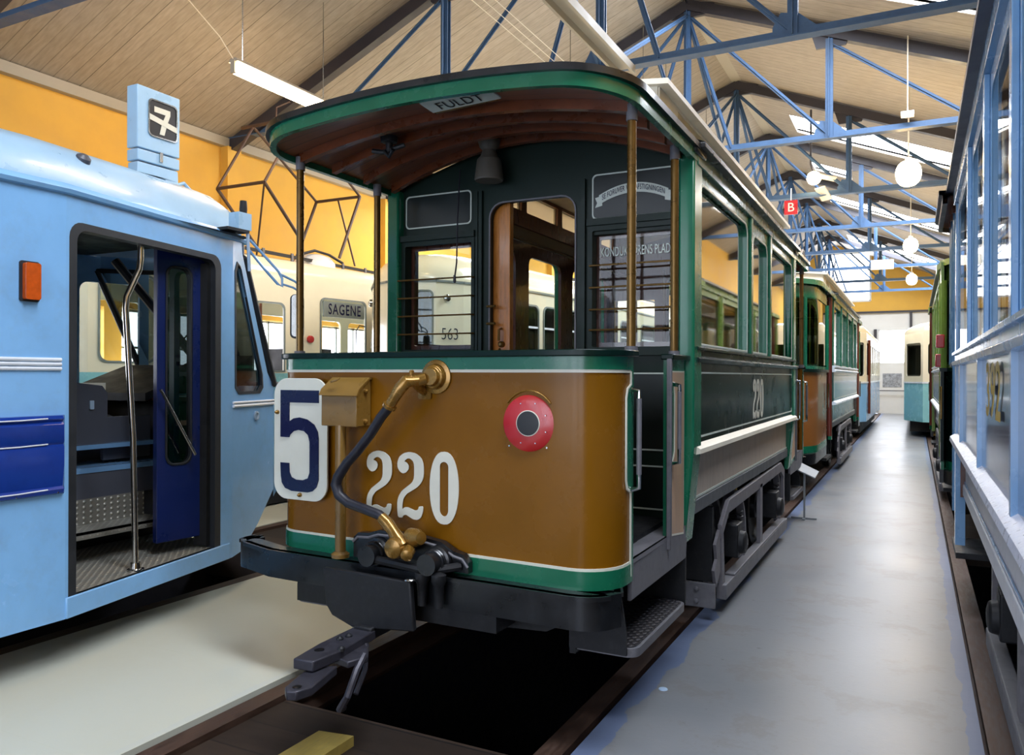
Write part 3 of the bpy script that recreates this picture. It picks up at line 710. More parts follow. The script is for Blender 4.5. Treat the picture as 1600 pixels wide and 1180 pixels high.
def canopy(R, xc, hw, yb, f, L, rough_detail=True, top='canvas', fas='green', eave='black'):
    """open platform roof. d = distance out from the bulkhead"""
    rc = .30
    def half(d):
        if d <= L - rc: return hw
        e = (d - (L - rc)) / rc; return hw - rc + rc*math.sqrt(max(0, 1 - e*e))
    def zf(x, d):
        rise = .25 - .17*(d/L); return 2.835 + .0*d + rise*max(0, 1 - (abs(x-xc)/hw)**2)
    ds = [0, .3, .6, .85, L-rc] + [L - rc + rc*math.sin(.5*PI*k/8) for k in range(1, 9)]
    nx = 24
    def rows(dz): return [[(xc + half(d)*(-1 + 2*k/nx), yb + f*d, zf(xc + half(d)*(-1 + 2*k/nx), d) + dz) for k in range(nx+1)] for d in ds]
    g = MB('ceilwood'); g.sheet(rows(0)); a = g.build('canopy_lining', R)
    g = MB(top); g.sheet(rows(.055)); g.build('canopy_roof', R)
    # fascia and black gutter round the rim
    rim = [(xc+half(d), yb+f*d) for d in ds] + [(xc + half(L) - 2*half(L)*k/16, yb+f*L) for k in range(1, 16)] + [(xc-half(d), yb+f*d) for d in ds[::-1]]
    def band(mat, z0, z1, o0, o1, name):
        g = MB(mat); out = -f
        A = offset(rim, out*o0); B = offset(rim, out*o1); rs = []
        for r, a_, b_ in zip(rim, A, B):
            z = zf(r[0], abs(r[1]-yb)); rs.append([(a_[0], a_[1], z+z0), (b_[0], b_[1], z+z0), (b_[0], b_[1], z+z1), (a_[0], a_[1], z+z1)])
        g.sheet(rs, True); return g.build(name, R)
    band(fas, -.03, .03, -.02, .012, 'canopy_fascia')
    band(eave, .03, .062, -.03, .035, 'canopy_gutter')
    if rough_detail:
        for d in (.12, .42, .72, 1.0):
            hwid = half(d) - .06; rs = []
            for k in range(17):
                x = xc - hwid + 2*hwid*k/16; z = zf(x, d); y = yb + f*d
                rs.append([(x, y-.02, z-.05), (x, y+.02, z-.05), (x, y+.02, z+.005), (x, y-.02, z+.005)])
            g = MB('wood'); g.sheet(rs, True); g.add(rs[0], [(0, 1, 2, 3)]); g.add(rs[-1], [(0, 1, 2, 3)]); g.build('canopy_rib', R)
    return zf, half

def dash_path(xc, hw, yb, f, d0, dR, dL, rc=.19, dback=.0):
    # (x, y) from the right door edge round the front to the left door edge
    P = [(xc+hw, yb+f*(dback if dback else d0))]
    P.append((xc+hw, yb+f*(dR-rc)))
    for k in range(1, 9):
        a = .5*PI*k/8; P.append((xc+hw-rc+rc*math.cos(a), yb+f*(dR-rc+rc*math.sin(a))))
    n = 10
    for k in range(1, n): x0 = xc+hw-rc; x1 = xc-hw+rc; P.append((x0+(x1-x0)*k/n, yb+f*(dR+(dL-dR)*k/n)))
    for k in range(0, 9):
        a = .5*PI*k/8; P.append((xc-hw+rc-rc*math.sin(a), yb+f*(dL-rc+rc*math.cos(a))))
    P.append((xc-hw, yb+f*(dback if dback else d0))); return P

def running_gear(R, xc, ys, matf='truckgrey', side=.96, z0=.2):
    ya, yb = ys; span = yb - ya
    for s in (1, -1):
        x = xc + s*side
        g = MB(matf)
        pts = [(ya-.62, .56), (ya-.40, .70), (yb+.20, .73), (yb+.42, .64)]
        for i in range(3):
            (a, za), (b, zb) = pts[i], pts[i+1]
            g.prism([(x, a, za-.045), (x, b, zb-.045), (x, b, zb+.045), (x, a, za+.045)], (s*.03, 0, 0))
        g.build('arch_bar', R, bevel=.004)
        g = MB(matf)
        g.prism([(x, ya-.62, .61), (x, ya-.56, .61), (x, ya-.50, .16), (x, ya-.58, .16)], (s*.025, 0, 0))
        g.build('truck_upright', R); g = MB(matf)
        g.prism([(x, ya-.64, .58), (x, ya-.76, .50), (x, ya-.72, .40), (x, ya-.80, .34), (x, ya-.74, .22), (x, ya-.62, .30)], (s*.02, 0, 0))
        g.build('horn_plate', R); g = MB(matf)
        g.prism([(x, yb+.36, .68), (x, yb+.44, .66), (x, yb+.46, .26), (x, yb+.40, .26)], (s*.025, 0, 0))
        g.build('truck_upright', R); g = MB(matf)
        for y in (ya+span*.5,): g.box(min(x, x+s*.03), max(x, x+s*.03), y-.05, y+.05, .2, .7)
        g.build('truck_upright', R)
        g = MB('greyiron'); a, b = sorted((x-s*.02, x+s*.05)); g.box(a, b, ya-.58, yb+.46, .10, .2); g.box(a, b, ya-.3, yb+.3, .2, .215); g.build('lower_rail', R, bevel=.006)
        for y in (ya, yb):
            g = MB('iron'); xw = xc + s*.73
            g.lathe((xw, y, .37), (s, 0, 0), [(-.06, .12), (-.055, .374), (-.035, .374), (-.03, .37), (.05, .365), (.055, .31), (.02, .29), (.0, .12), (.06, .11), (.07, .02)], 32); g.build('wheel', R)
            g = MB('iron'); g.box(*sorted((x-s*.10, x+s*.03)), y-.1, y+.1, .28, .52); g.lathe((x+s*.02, y, .38), (s, 0, 0), [(0, .09), (.05, .08), (.06, .04)], 16); g.build('axle_box', R, bevel=.01)
            g = MB(matf); rs = []
            for k in range(11):
                a = math.radians(-70 + 160*k/10); rs.append([(x+s*q, y+(.36+p)*math.sin(a+.5), .37+(.36+p)*math.cos(a+.5)) for q, p in ((-.06, 0), (.0, 0), (.0, .03), (-.06, .03))])
            g.sheet(rs, True); g.build('wheel_guard', R)
            g = MB('iron')
            for k in range(28):
                pass
            pts = [(x-s*.03+ .035*math.cos(t_*1.0)*1, y+.2+.035*math.sin(t_), .42+t_*.006) for t_ in [i*.6 for i in range(44)]]
            g.tube(pts, .008, 6); g.build('coil_spring', R)
    g = MB('iron')
    for y in (ya, yb): g.cyl((xc-.8, y, .37), (xc+.8, y, .37), .05, 12)
    g.build('axles', R)
    g = MB('blackint'); g.box(xc-.5, xc+.5, ya-.2, ya+.5, .2, .68); g.box(xc-.5, xc+.5, yb-.5, yb+.2, .2, .68); g.box(xc-.62, xc+.62, ya-.5, yb+.4, .66, .72); g.build('motor_case', R)

# ================================================================= TRAM 220
COL220 = dict(lower='greypanel', line='lining', sole='sole', bead='creamroof', waist='dkgreen', lining='lining', belt='dkgreen', frame='green', wline='lining', cant='midgreen',
              eave='black', roof='canvas', clere='creamroof', bulk='dkgreen2', bulkpanel='blackgreen')
M['midgreen'] = paint('dull green enamel', '#3d6a58', .25, .1, 5, coat=.4)
M['blackgreen'] = paint('near black green panel', '#0a1613', .35, .1, 4)
TWO = [(7,590),(0,520),(0,450),(12,400),(42,348),(92,304),(137,265),(155,220),(155,110),(145,72),(117,50),(90,52),(62,80),(85,88),(105,118),(102,152),(80,180),(50,190),(22,173),(2,140),(0,92),(17,40),(57,6),(107,-9),(167,0),(217,37),(239,95),(242,195),(227,248),(192,297),(137,338),(87,372),(57,417),(47,468),(45,518),(67,495),(97,490),(137,506),(167,515),(192,502),(199,473),(237,470),(235,523),(217,574),(187,597),(147,595),(107,574),(82,560),(57,570),(47,592)]
def two(h):
    k = h/606.0; P = [(x*k, (597-y)*k) for x, y in TWO]
    out = []                                             # one round of corner cutting keeps the brush curves
    for i in range(len(P)):
        a, b = P[i], P[(i+1) % len(P)]
        out += [(a[0]*.8+b[0]*.2, a[1]*.8+b[1]*.2), (a[0]*.2+b[0]*.8, a[1]*.2+b[1]*.8)]
    return out, 242*k
def zero(h):
    w = h*.48; rx, ry = w/2, h/2
    def se(k, n=36):
        a = 2*PI*k/n; c, s = math.cos(a), math.sin(a)
        return (rx + rx*math.copysign(abs(c)**.85, c), ry + ry*math.copysign(abs(s)**.95, s))
    o = [se(k) for k in range(36)]; iw = w*.15
    i = [(rx+iw*math.cos(a), .80*h - iw + iw*math.sin(a)+.06*h) for a in [PI*k/10 for k in range(11)]] + [(rx+iw*math.cos(a), .2*h - .06*h + iw*1.2*math.sin(a)+.0*h+.02) for a in [PI+PI*k/10 for k in range(11)]]
    return [o, i], w
FIVE = [(147,230),(342,230),(342,292),(193,292),(193,388),(215,372),(245,366),(285,375),(320,400),(338,435),(342,470),(342,672),(332,708),(312,730),(288,738),(205,738),(172,726),(155,700),(150,665),(147,598),(193,598),(195,645),(205,668),(228,679),(262,679),(288,668),(297,640),(297,485),(288,452),(268,434),(240,429),(215,437),(197,455),(193,468),(147,468)]

def tram220():
    xc, hw, y0, y1 = -2.13, 1.02, 4.45, 8.5
    R = thing('tram', 'green and brown open-platform tram numbered 220 with a big numeral 5 on its dash', 'tram', (xc, 6.4, 0))
    wins = [(4.56, 6.0), (6.24, 6.88), (7.10, 8.38)]
    old_body(R, xc, hw, y0, y1, wins, COL220, glass='glass2', lwins=[(4.56, 6.12), (6.32, 7.1), (7.33, 8.38)])
    # corner pillars
    for s in (1, -1):
        for y in (4.43, 8.46):
            g = MB('green'); a, b = sorted((xc+s*(hw-.07), xc+s*(hw+.02)))
            g.box(a, b, y-.07, y+.11, 1.2, 2.84)
            g.prism([(b if s > 0 else a, y-.07, 1.2), (a if s > 0 else b, y-.07, 1.2), (a if s > 0 else b, y-.07, .66), ((b if s > 0 else a)-s*.05, y-.07, .66)], (0, .18, 0))
            g.use('black').box(min(a, b)-.02, max(a, b)+.02, y-.09, y+.14, 2.84, 2.9)
            g.build('corner_pillar', R, bevel=.012)
    # lettering on the side : 220
    def side_num(ymid, z0, h, s, mat, digs):
        g = MB(mat); tot = 0; seq = []
        for d in digs:
            if d == '2': c, w = two(h); seq.append(([c], w))
            else: c, w = zero(h); seq.append((c, w))
            tot += w + .03
        u = -tot/2
        for cs, w in seq:
            g.poly2([[(x+u, y) for x, y in c] for c in cs], lambda a, b, w_: (xc+s*(hw+.004+w_), ymid+s*a, z0+b), .003); u += w + .03
        return g
    for s in (1, -1): side_num(6.5, 1.27, .31, s, 'white', '220').build('side_number', R)
    # bulkheads
    F = bulkhead(R, xc, hw, y0, -1, COL220); bulkhead(R, xc, hw, y1, 1, COL220)
    g = MB('oak'); g.box(xc-.30, xc-.17, y0+.03, y0+.08, .8, 2.72)
    o = g.build('sliding_door', R, bevel=.004)
    g = MB('brass2')
    for z in (2.04, 1.93):
        h = MB('brass2'); h.tube([(xc-.30, y0+.02, z), (xc-.30, y0-.03, z), (xc-.24, y0-.04, z)], .009, 8); h.build('door_catch', o)
    g.tube([(xc-.225, y0+.02, 1.90), (xc-.225, y0-.015, 1.89), (xc-.225, y0-.015, 1.82)], .008, 8); g.lathe((xc-.225, y0+.03, 1.80), (0, -1, 0), [(0, .022), (.02, .02), (.03, .01)], 14)
    g.build('door_lock', o); g = MB('brass2')
    g.tube([(xc-.225, y0+.0, 1.77), (xc-.225, y0-.02, 1.75), (xc-.225, y0+.0, 1.71)], .008, 8)
    g.build('door_pull', o)
    # guard bars over the bulkhead windows
    for zs_, a, c in (((2.23, 2.11, 1.99, 1.87), -.99, -.36), ((2.25, 2.12, 1.99, 1.87), .38, .96)):
        for z in zs_:
            g = MB('brass2'); g.tube([F(a+.03, z, .05), F(a+.035, z, .085), F(c-.035, z, .085), F(c-.03, z, .05)], .006, 8); g.build('window_guard_bar', R)
    # lettering on the bulkhead
    g = MB('lining'); rs = []
    um, w_ = .665, .21
    for k in range(17):
        t = -1 + 2*k/16; u = um + w_*t; z = 2.70 - .055*t*t; rs.append([F(u, z-.028, .03), F(u, z+.028, .03), F(u, z+.028, .032), F(u, z-.028, .032)])
    g.sheet(rs, True)
    for s_ in (-1, 1): g.poly2([[(um+s_*.19, 2.61), (um+s_*.235, 2.60), (um+s_*.222, 2.628), (um+s_*.235, 2.658), (um+s_*.19, 2.67)]], lambda u, v, w: F(u, v, w+.0305), .002)
    rb = g.build('ribbon_sign', R)
    g = MB('navy'); txt = 'SE FORUVER VED AFSTIGNINGEN'; vs, fs = text2d(txt, .045, .006, .002, .62, 1.05)
    mx = max(abs(v[0]) for v in vs); g.add([F(um + x*(.19/mx), 2.70 - .055*(x/mx*.9)**2 + y, .035) for x, y, z in vs], fs); g.build('ribbon_lettering', rb)
    for (a, big, cx) in (('KONDUKT\u00d8RENS PLADS', 0, .665),):
        g = MB('lining'); vs, fs = text2d(a, .078, .010, .002, .78); mx = max(abs(v[0]) for v in vs); g.add([F(.675 + x/mx*.222, 2.335 + y, -.004) for x, y, z in vs], fs)
        g.build('pane_lettering', R)
    # canopies front and rear
    zf, half = canopy(R, xc, 1.03, y0, -1, 1.35); zf2, h2 = canopy(R, xc, 1.03, y1, 1, 1.35)
    # platforms
    for f, yb in ((-1, y0), (1, y1)):
        dR, dL = (1.29, 1.20) if f == -1 else (1.22, 1.22)
        P = dash_path(xc, .99, yb, f, 1.02, dR, dL); o_ = -f
        g = MB('brown'); g.slab(P, .70, 1.69, -.03*o_); D = g.build('dash_panel', R, sharp=50)
        def strip(mat, z0, z1, t, name):
            g = MB(mat); g.slab(offset(P, .0*o_), z0, z1, t*o_); return g.build(name, D, sharp=50)
        strip('green', .675, .757, .008, 'dash_green_band'); strip('green', 1.628, 1.69, .008, 'dash_green_band')
        strip('white', .757, .769, .005, 'dash_white_line'); strip('white', 1.614, 1.628, .005, 'dash_white_line')
        g = MB('dkgreen'); g.slab(offset(P, -.045*o_), 1.685, 1.715, .08*o_); g.build('dash_rail', R, bevel=.006)
        # door edges with hand-grip recess
        for s in (1, -1):
            x = xc + s*.99; ye = yb + f*1.02
            m = lambda u, v, w: (x + s*w, ye + f*u, v)
            g = MB('green'); g.poly2([[(0, .7), (.022, .7), (.022, 1.08), (.07, 1.10), (.085, 1.14), (.085, 1.50), (.07, 1.54), (.022, 1.56), (.022, 1.65), (0, 1.65)]], lambda u, v, w: m(u, v, w+.005), .008)
            g.use('white').poly2([[(.022, .7), (.030, .7), (.030, 1.075), (.076, 1.094), (.093, 1.135), (.093, 1.505), (.076, 1.546), (.030, 1.565), (.030, 1.62), (.022, 1.62), (.022, 1.56), (.07, 1.54), (.085, 1.50), (.085, 1.14), (.07, 1.10), (.022, 1.08)]], lambda u, v, w: m(u, v, w+.005), .008)
            g.build('dash_edge_trim', D)
            g = MB('greyiron'); g.tube([m(.03, 1.16, .045), m(.03, 1.50, .045)], .012, 10)
            g.use('chrome').tube([m(.03, 1.09, .01), m(.03, 1.10, .045), m(.03, 1.16, .045)], .011, 10); g.tube([m(.03, 1.50, .045), m(.03, 1.535, .045), m(.03, 1.54, .01)], .011, 10)
            g.build('grab_handle', R)
            # posts : round brass tubes at the door edges
            for (dd, zt) in ((1.0, 2.83), (.28, 2.83)):
                g = MB('brass2'); yy = yb + f*dd; g.tube([(x-s*.01, yy, 1.70), (x-s*.01, yy, 2.80)], .021, 14); g.use('greyiron').cyl((x-s*.01, yy, 2.76), (x-s*.01, yy, 2.835), .026); g.cyl((x-s*.01, yy, 1.70), (x-s*.01, yy, 1.735), .03)
                g.build('canopy_post', R)
            # narrow side panel between doorway and saloon
            ma = lambda u, v, w: (x + s*w, yb + f*(u+.08), v)
            g = MB('green'); g.poly2([[(.03, .68), (.33, .72), (.33, 1.69), (.03, 1.69)]], lambda u, v, w: ma(u, v, w-.015), .03)
            g.use('brownside').poly2([[(.05, .74), (.285, .77), (.285, 1.13), (.24, 1.17), (.225, 1.2), (.225, 1.50), (.24, 1.55), (.285, 1.57), (.285, 1.62), (.05, 1.62)]], lambda u, v, w: ma(u, v, w+.002), .006)
            g.use('white').poly2([[(.042, .728), (.293, .76), (.293, 1.135), (.248, 1.175), (.233, 1.205), (.233, 1.495), (.248, 1.545), (.293, 1.565), (.293, 1.628), (.042, 1.628)],
                                  [(.05, .74), (.285, .77), (.285, 1.13), (.24, 1.17), (.225, 1.2), (.225, 1.50), (.24, 1.55), (.285, 1.57), (.285, 1.62), (.05, 1.62)]], lambda u, v, w: ma(u, v, w+.002), .005)
            g.build('side_panel', R)
            g = MB('dkgreen'); g.box(*sorted((x-s*.04, x+s*.03)), *sorted((yb, yb+f*.43)), 1.685, 1.715); g.build('side_rail', R, bevel=.006)
            g = MB('greyiron'); g.box(*sorted((x-s*.005, x+s*.02)), *sorted((yb+f*.415, yb+f*.44)), .70, 1.69); g.build('door_jamb', R, bevel=.004)
            g = MB('greyiron'); g.tube([ma(.31, 1.22, .05), ma(.31, 1.52, .05)], .011, 10); g.use('chrome').tube([ma(.29, 1.14, .005), ma(.31, 1.15, .05), ma(.31, 1.22, .05)], .011, 10); g.tube([ma(.31, 1.52, .05), ma(.31, 1.55, .05), ma(.29, 1.56, .005)], .011, 10); g.build('grab_handle', R)
            # steps
            g = MB('greyiron'); ya_, yb_ = sorted((yb+f*.05, yb+f*1.02))
            g.box(*sorted((x-s*.25, x)), ya_, yb_, .74, .765); g.box(*sorted((x-s*.02, x+s*.0)), ya_, yb_, .58, .765); g.build('platform_sill', R, bevel=.006)
            g = MB('iron'); g.box(*sorted((x-s*.30, x-s*.27)), ya_, yb_, .30, .60); g.box(*sorted((x-s*.27, x-s*.0)), yb_-.02 if f < 0 else ya_, yb_ if f < 0 else ya_+.02, .32, .60); g.build('step_riser', R)
            y_a, y_b = sorted((yb+f*.12, yb+f*1.0)); xo, xi = x+s*.02, x-s*.29
            g = MB('greyiron'); pl = rr(min(xo, xi), max(xo, xi), y_a, y_b, .06, corners=(0, 1, 1, 0) if s > 0 else (1, 0, 0, 1))
            g.poly2([pl], lambda u, v, w: (u, v, .335+w), .04); st = g.build('step_board', R)
            g = MB('treaddark'); pl = rr(min(xo, xi)+.015, max(xo, xi)-.015, y_a+.015, y_b-.015, .05, corners=(0, 1, 1, 0) if s > 0 else (1, 0, 0, 1)); g.poly2([pl], lambda u, v, w: (u, v, .357+w), .006); g.build('step_tread', st)
            g = MB('iron'); pl = [(xi, yb+f*1.0, .35), (xi, yb+f*1.0, .62), (xo-s*.26, yb+f*1.0, .62), (xo-s*.02, yb+f*1.0, .36)]
            g.prism([(x-s*.30, yb+f*1.01, .33), (x-s*.02, yb+f*1.01, .33), (x-s*.02, yb+f*1.01, .42), (x-s*.06, yb+f*1.01, .68), (x-s*.30, yb+f*1.01, .68)], (0, f*.015, 0)); g.build('step_side', R)
        # bumper
        B = [(xc+.93, yb+f*1.02), (xc+1.02, yb+f*(dR-.05))]
        B += [(xc+1.01-.18+.18*math.cos(a), yb+f*(dR-.06+.15*math.sin(a))) for a in [.5*PI*k/6 for k in range(1, 7)]]
        B += [(xc+.83-2.0*k/8, yb+f*(dR+.09-.09*k/8)) for k in range(1, 8)]
        B += [(xc-1.17-.10*math.sin(a), yb+f*(dL-.10+.12*math.cos(a))) for a in [.62*PI*k/7 for k in range(0, 8)]]
        g = MB('black'); g.slab(B, .53, .675, -.03*o_)
        g.slab(offset(B, -.10*o_), .655, .675, .11*o_); g.build('bumper', R, bevel=.004, sharp=40)
        g = MB('iron'); g.box(xc-.34, xc+.46, *sorted((yb+f*1.0, yb+f*(dR+.03))), .44, .53); g.prism([(xc-.95, yb+f*1.05, .54), (xc+.85, yb+f*1.05, .54), (xc+.62, yb+f*1.05, .42), (xc-.2, yb+f*1.05, .38), (xc-.72, yb+f*1.05, .44), (xc-.80, yb+f*1.05, .42)], (0, f*.08, 0)); g.build('bumper_beam', R)
        g = MB('blackint'); g.box(xc-.65, xc+.65, *sorted((yb+f*.1, yb+f*1.0)), .5, .74); g.build('underframe', R)
    # ---- things fixed on the front dash
    def DP(x, z, off=0.0): return (x, 3.16 + .045*(-1.14-x) - off, z)
    Dm = lambda o: (lambda u, v, w: DP(u, v, o+w))
    g = MB('white')
    c, w = two(.327)
    for ux in (-2.455, -2.262): g.poly2([[(x*1.22+ux, y+.897+(.003 if ux > -2.4 else 0)) for x, y in c]], Dm(.006), .004)
    cs, w = zero(.345); g.poly2([[(x-2.068, y+.893) for x, y in c_] for c_ in cs], Dm(.006), .004)
    g.build('dash_number', R)
    g = MB('plate'); g.poly2([rr(-3.072, -2.695, .94, 1.582, .09, 8)], Dm(.03), .012); pl = g.build('route_plate', R, bevel=.002)
    g = MB('navy'); g.poly2([[((x-147)/195*.272-3.022, (738-y)/508*.534+.985) for x, y in FIVE]], Dm(.038), .004); g.build('route_numeral', pl)
    g = MB('brass')
    for (x, z) in ((-3.045, 1.40), (-2.88, .968)): g.lathe(DP(x, z, .036), (0, -1, 0), [(0, .012), (.01, .011), (.022, .004)], 12)
    g.build('plate_screw', pl)
    # cable box with curved lid and conduit
    g = MB('boxbrown'); a, b = -2.665, -2.435
    pr = [(0, 1.345), (-.115, 1.345), (-.115, 1.50), (-.10, 1.525), (-.02, 1.578), (0, 1.578)]
    g.prism([(a, DP(a, 0)[1]+d, z) for d, z in pr], (b-a, (DP(b, 0)[1]-DP(a, 0)[1]), 0)); bx = g.build('cable_box', R, bevel=.004)
    g = MB('boxbrown'); g.prism([(a-.008, DP(a, 0)[1]+d, z) for d, z in [(-.125, 1.498), (-.108, 1.53), (-.02, 1.588), (0, 1.588), (0, 1.578), (-.02, 1.578), (-.10, 1.523), (-.115, 1.498)]], (b-a+.016, -.01, 0))
    g.tube([(-2.60, 3.11, 1.565), (-2.585, 3.10, 1.568), (-2.56, 3.105, 1.575), (-2.555, 3.12, 1.585)], .005, 6); g.build('box_lid', bx)
    g = MB('brass'); 
    for z in (1.37, 1.52): g.lathe((b, 3.17, z), (1, 0, 0), [(0, .012), (.012, .012), (.018, .005)], 10)
    g.build('box_bolt', bx)
    g = MB('boxbrown'); g.tube([(-2.553, 3.13, 1.35), (-2.553, 3.13, .70)], .027, 14); g.lathe((-2.553, 3.13, .69), (0, 0, 1), [(0, .045), (.018, .045), (.03, .03)], 16); g.build('conduit', R)
    # brass sockets and hose
    g = MB('brass'); g.lathe(DP(-2.03, 1.593), (0, -1, 0), [(0, .082), (.015, .082), (.02, .06), (.045, .055), (.05, .045), (.07, .04)], 28)
    g.lathe(DP(-2.055, 1.585, .06), (-.75, -.5, -.25), [(0, .03), (.05, .028), (.06, .02)], 16); g.lathe(DP(-2.10, 1.575, .09), (0, -1, 0), [(-.02, .02), (.005, .026), (.03, .02), (.035, .006)], 14)
    g.build('hose_dummy_socket', R, bevel=.002)
    g = MB('brass'); g.tube([DP(-2.10, 1.515, .0), DP(-2.10, 1.54, .05), DP(-2.095, 1.575, .10), DP(-2.12, 1.572, .13), DP(-2.15, 1.535, .145), DP(-2.18, 1.49, .15), DP(-2.205, 1.455, .15)], [.018, .022, .03, .032, .030, .027, .026], 14)
    g.lathe(DP(-2.205, 1.455, .15), (-.5, 0, -.8), [(-.005, .036), (.01, .034), (.012, .024)], 16); g.lathe(DP(-2.105, 1.60, .11), (0, 0, 1), [(0, .01), (.02, .012), (.025, .006)], 10)
    g.poly2([rr(-2.135, -2.06, 1.485, 1.53, .01)], Dm(.006), .012); g.build('upper_hose_elbow', R)
    hp = [(-2.205, 1.455), (-2.26, 1.40), (-2.325, 1.315), (-2.40, 1.235), (-2.47, 1.17), (-2.525, 1.10), (-2.54, 1.06), (-2.52, 1.01), (-2.46, .975), (-2.36, .955), (-2.27, .935), (-2.235, .915)]
    g = MB('rubber'); g.tube([DP(x, z, .145) for x, z in hp], [.024]*5 + [.026, .027, .026] + [.024]*4, 14); g.build('rubber_hose', R)
    g = MB('brass'); g.tube([DP(-2.255, .925, .145), DP(-2.22, .90, .145), DP(-2.185, .865, .145), DP(-2.15, .83, .15), DP(-2.13, .80, .15)], [.026, .03, .028, .036, .05], 16)
    g.lathe(DP(-2.15, .80, .11), (0, -1, -.05), [(0, .05), (.06, .055), (.09, .045), (.1, .02)], 18); g.lathe(DP(-2.10, .84, .12), (.9, -.3, .1), [(0, .045), (.05, .042), (.07, .03), (.08, .03), (.085, .012)], 18)
    g.lathe(DP(-2.08, .79, .16), (.3, -.9, -.3), [(0, .03), (.05, .028), (.06, .01)], 14); g.build('hose_coupling', R)
    # red ring with the dark lamp opening
    cx, cz = -1.53, 1.388
    g = MB('red'); g.lathe(DP(cx, cz, 0), (0, -1, 0), [(0, .126), (.012, .126), (.015, .12), (.016, .058), (.012, .056)], 40); rg = g.build('red_lamp_ring', R)
    g = MB('white'); g.lathe(DP(cx, cz, .013), (0, -1, 0), [(0, .058), (.006, .058), (.007, .054)], 36); g.use('blackhole').lathe(DP(cx, cz, .0135), (0, -1, 0), [(.004, .055), (.0075, .054), (.008, .03)], 32); g.build('lamp_opening', rg)
    g = MB('chrome')
    for k in range(8):
        a = k*PI/4 + .4; g.lathe(DP(cx+.095*math.cos(a), cz+.095*math.sin(a), .016), (0, -1, 0), [(0, .004), (.003, .003)], 8)
    for (x, z) in ((cx-.1, cz-.105), (cx+.09, cz-.105)): g.lathe(DP(x, z, .004), (0, -1, 0), [(0, .006), (.006, .004)], 8)
    g.build('ring_screws', rg)
    g = MB('brass'); g.tube([DP(cx+.138*math.cos(math.radians(a)), cz+.145*math.sin(math.radians(a)), .012) for a in range(38, 150, 8)], .004, 6); g.build('lamp_hood_rim', R)
    # buffer plate, coupler and drawbar
    g = MB('black'); bp_ = [(-2.50, .69), (-2.50, .79), (-2.47, .815), (-2.40, .82), (-2.34, .84), (-2.12, .838), (-1.97, .82), (-1.90, .785), (-1.85, .775), (-1.82, .74), (-1.82, .69)]
    g.poly2([bp_], Dm(.035), .04); g.use('greyiron').tube([DP(x, z-.022, .058) for x, z in bp_[1:-1]], .007, 6); g.build('buffer_back_plate', R)
    for x in (-2.33, -1.98):
        g = MB('black'); g.lathe(DP(x, .735, .05), (0, -1, 0), [(0, .075), (.03, .07), (.04, .05), (.12, .05)], 20)
        for k in range(4): g.lathe(DP(x, .735, .055+k*.018), (0, -1, 0), [(0, .058), (.006, .062), (.012, .058)], 20)
        g.build('buffer_spring', R)
    g = MB('iron'); g.tube([DP(-2.42, .74, .05), DP(-2.30, .72, .14), DP(-1.98, .70, .14), DP(-1.86, .72, .05)], .02, 8)
    for x in (-2.02, -1.93): g.lathe((x, 3.06, .66), (0, 0, 1), [(-.12, .02), (-.02, .025), (0, .035), (.03, .035), (.04, .012)], 12)
    g.build('buffer_yoke', R)
    g = MB('iron'); g.poly2([[(-2.54, .49), (-2.56, .665), (-2.05, .655), (-2.03, .43), (-2.38, .40), (-2.50, .44)]], lambda u, v, w: (u, 3.02 - .0*u + w, v), .03); g.use('chrome').lathe((-2.06, 3.02, .655), (0, 0, 1), [(0, .03), (.012, .028), (.016, .01)], 14); g.build('coupler_box', R, bevel=.006)
    # drawbar with jaw
    g = MB('iron'); g.beam((-2.30, 3.9, .43), (-2.30, 2.98, .39), .10, .06); g.build('drawbar', R, bevel=.006)
    g = MB('jawgrey'); g.prism([(-2.37, 3.02, .36), (-2.25, 3.02, .36), (-2.215, 2.72, .36), (-2.23, 2.56, .36), (-2.33, 2.55, .36), (-2.36, 2.75, .36)], (0, 0, .045))
    g.prism([(-2.30, 2.62, .315), (-2.20, 2.68, .315), (-2.14, 2.45, .315), (-2.16, 2.385, .315), (-2.20, 2.37, .315), (-2.235, 2.40, .315)], (0, 0, .04))
    g.prism([(-2.25, 2.95, .34), (-2.13, 2.80, .34), (-2.16, 2.70, .34), (-2.25, 2.72, .34)], (0, 0, .03)); j = g.build('coupler_jaw', R, bevel=.006)
    g = MB('iron')
    for (x, y) in ((-2.30, 2.88), (-2.31, 2.83), (-2.22, 2.73)): g.lathe((x, y, .40), (0, 0, 1), [(0, .018), (.012, .016), (.02, .005)], 10)
    g.use('blackhole')
    for (x, y, z, r) in ((-2.30, 2.68, .405, .022), (-2.19, 2.42, .355, .018)): g.lathe((x, y, z), (0, 0, 1), [(-.03, r), (.002, r)], 16)
    g.build('jaw_bolt', j)
    g = MB('jawgrey'); g.tube([(-2.15, 2.80, .37), (-2.13, 2.72, .33), (-2.13, 2.66, .24), (-2.17, 2.66, .18), (-2.2, 2.72, .16)], .016, 8); g.tube([(-2.23, 2.92, .37), (-2.19, 2.86, .28), (-2.18, 2.78, .2)], .012, 8); g.build('jaw_lever', R)
    # under-canopy fittings
    g = MB('shade'); g.lathe((-2.345, 4.28, 3.05), (0, 0, -1), [(0, .07), (.04, .06), (.06, .04), (.10, .055), (.12, .075), (.24, .09), (.25, .085)], 20); g.build('canopy_lamp', R)
    g = MB('iron'); g.lathe((-2.62, 3.62, 2.93), (0, 0, -1), [(0, .05), (.03, .045), (.035, .02), (.08, .018)], 14); g.tube([(-2.72, 3.60, 2.86), (-2.66, 3.62, 2.85), (-2.60, 3.62, 2.86), (-2.53, 3.64, 2.88)], .014, 8); g.tube([(-2.64, 3.6, 2.85), (-2.62, 3.62, 2.82), (-2.58, 3.6, 2.85)], .012, 8); g.build('bell_fitting', R)
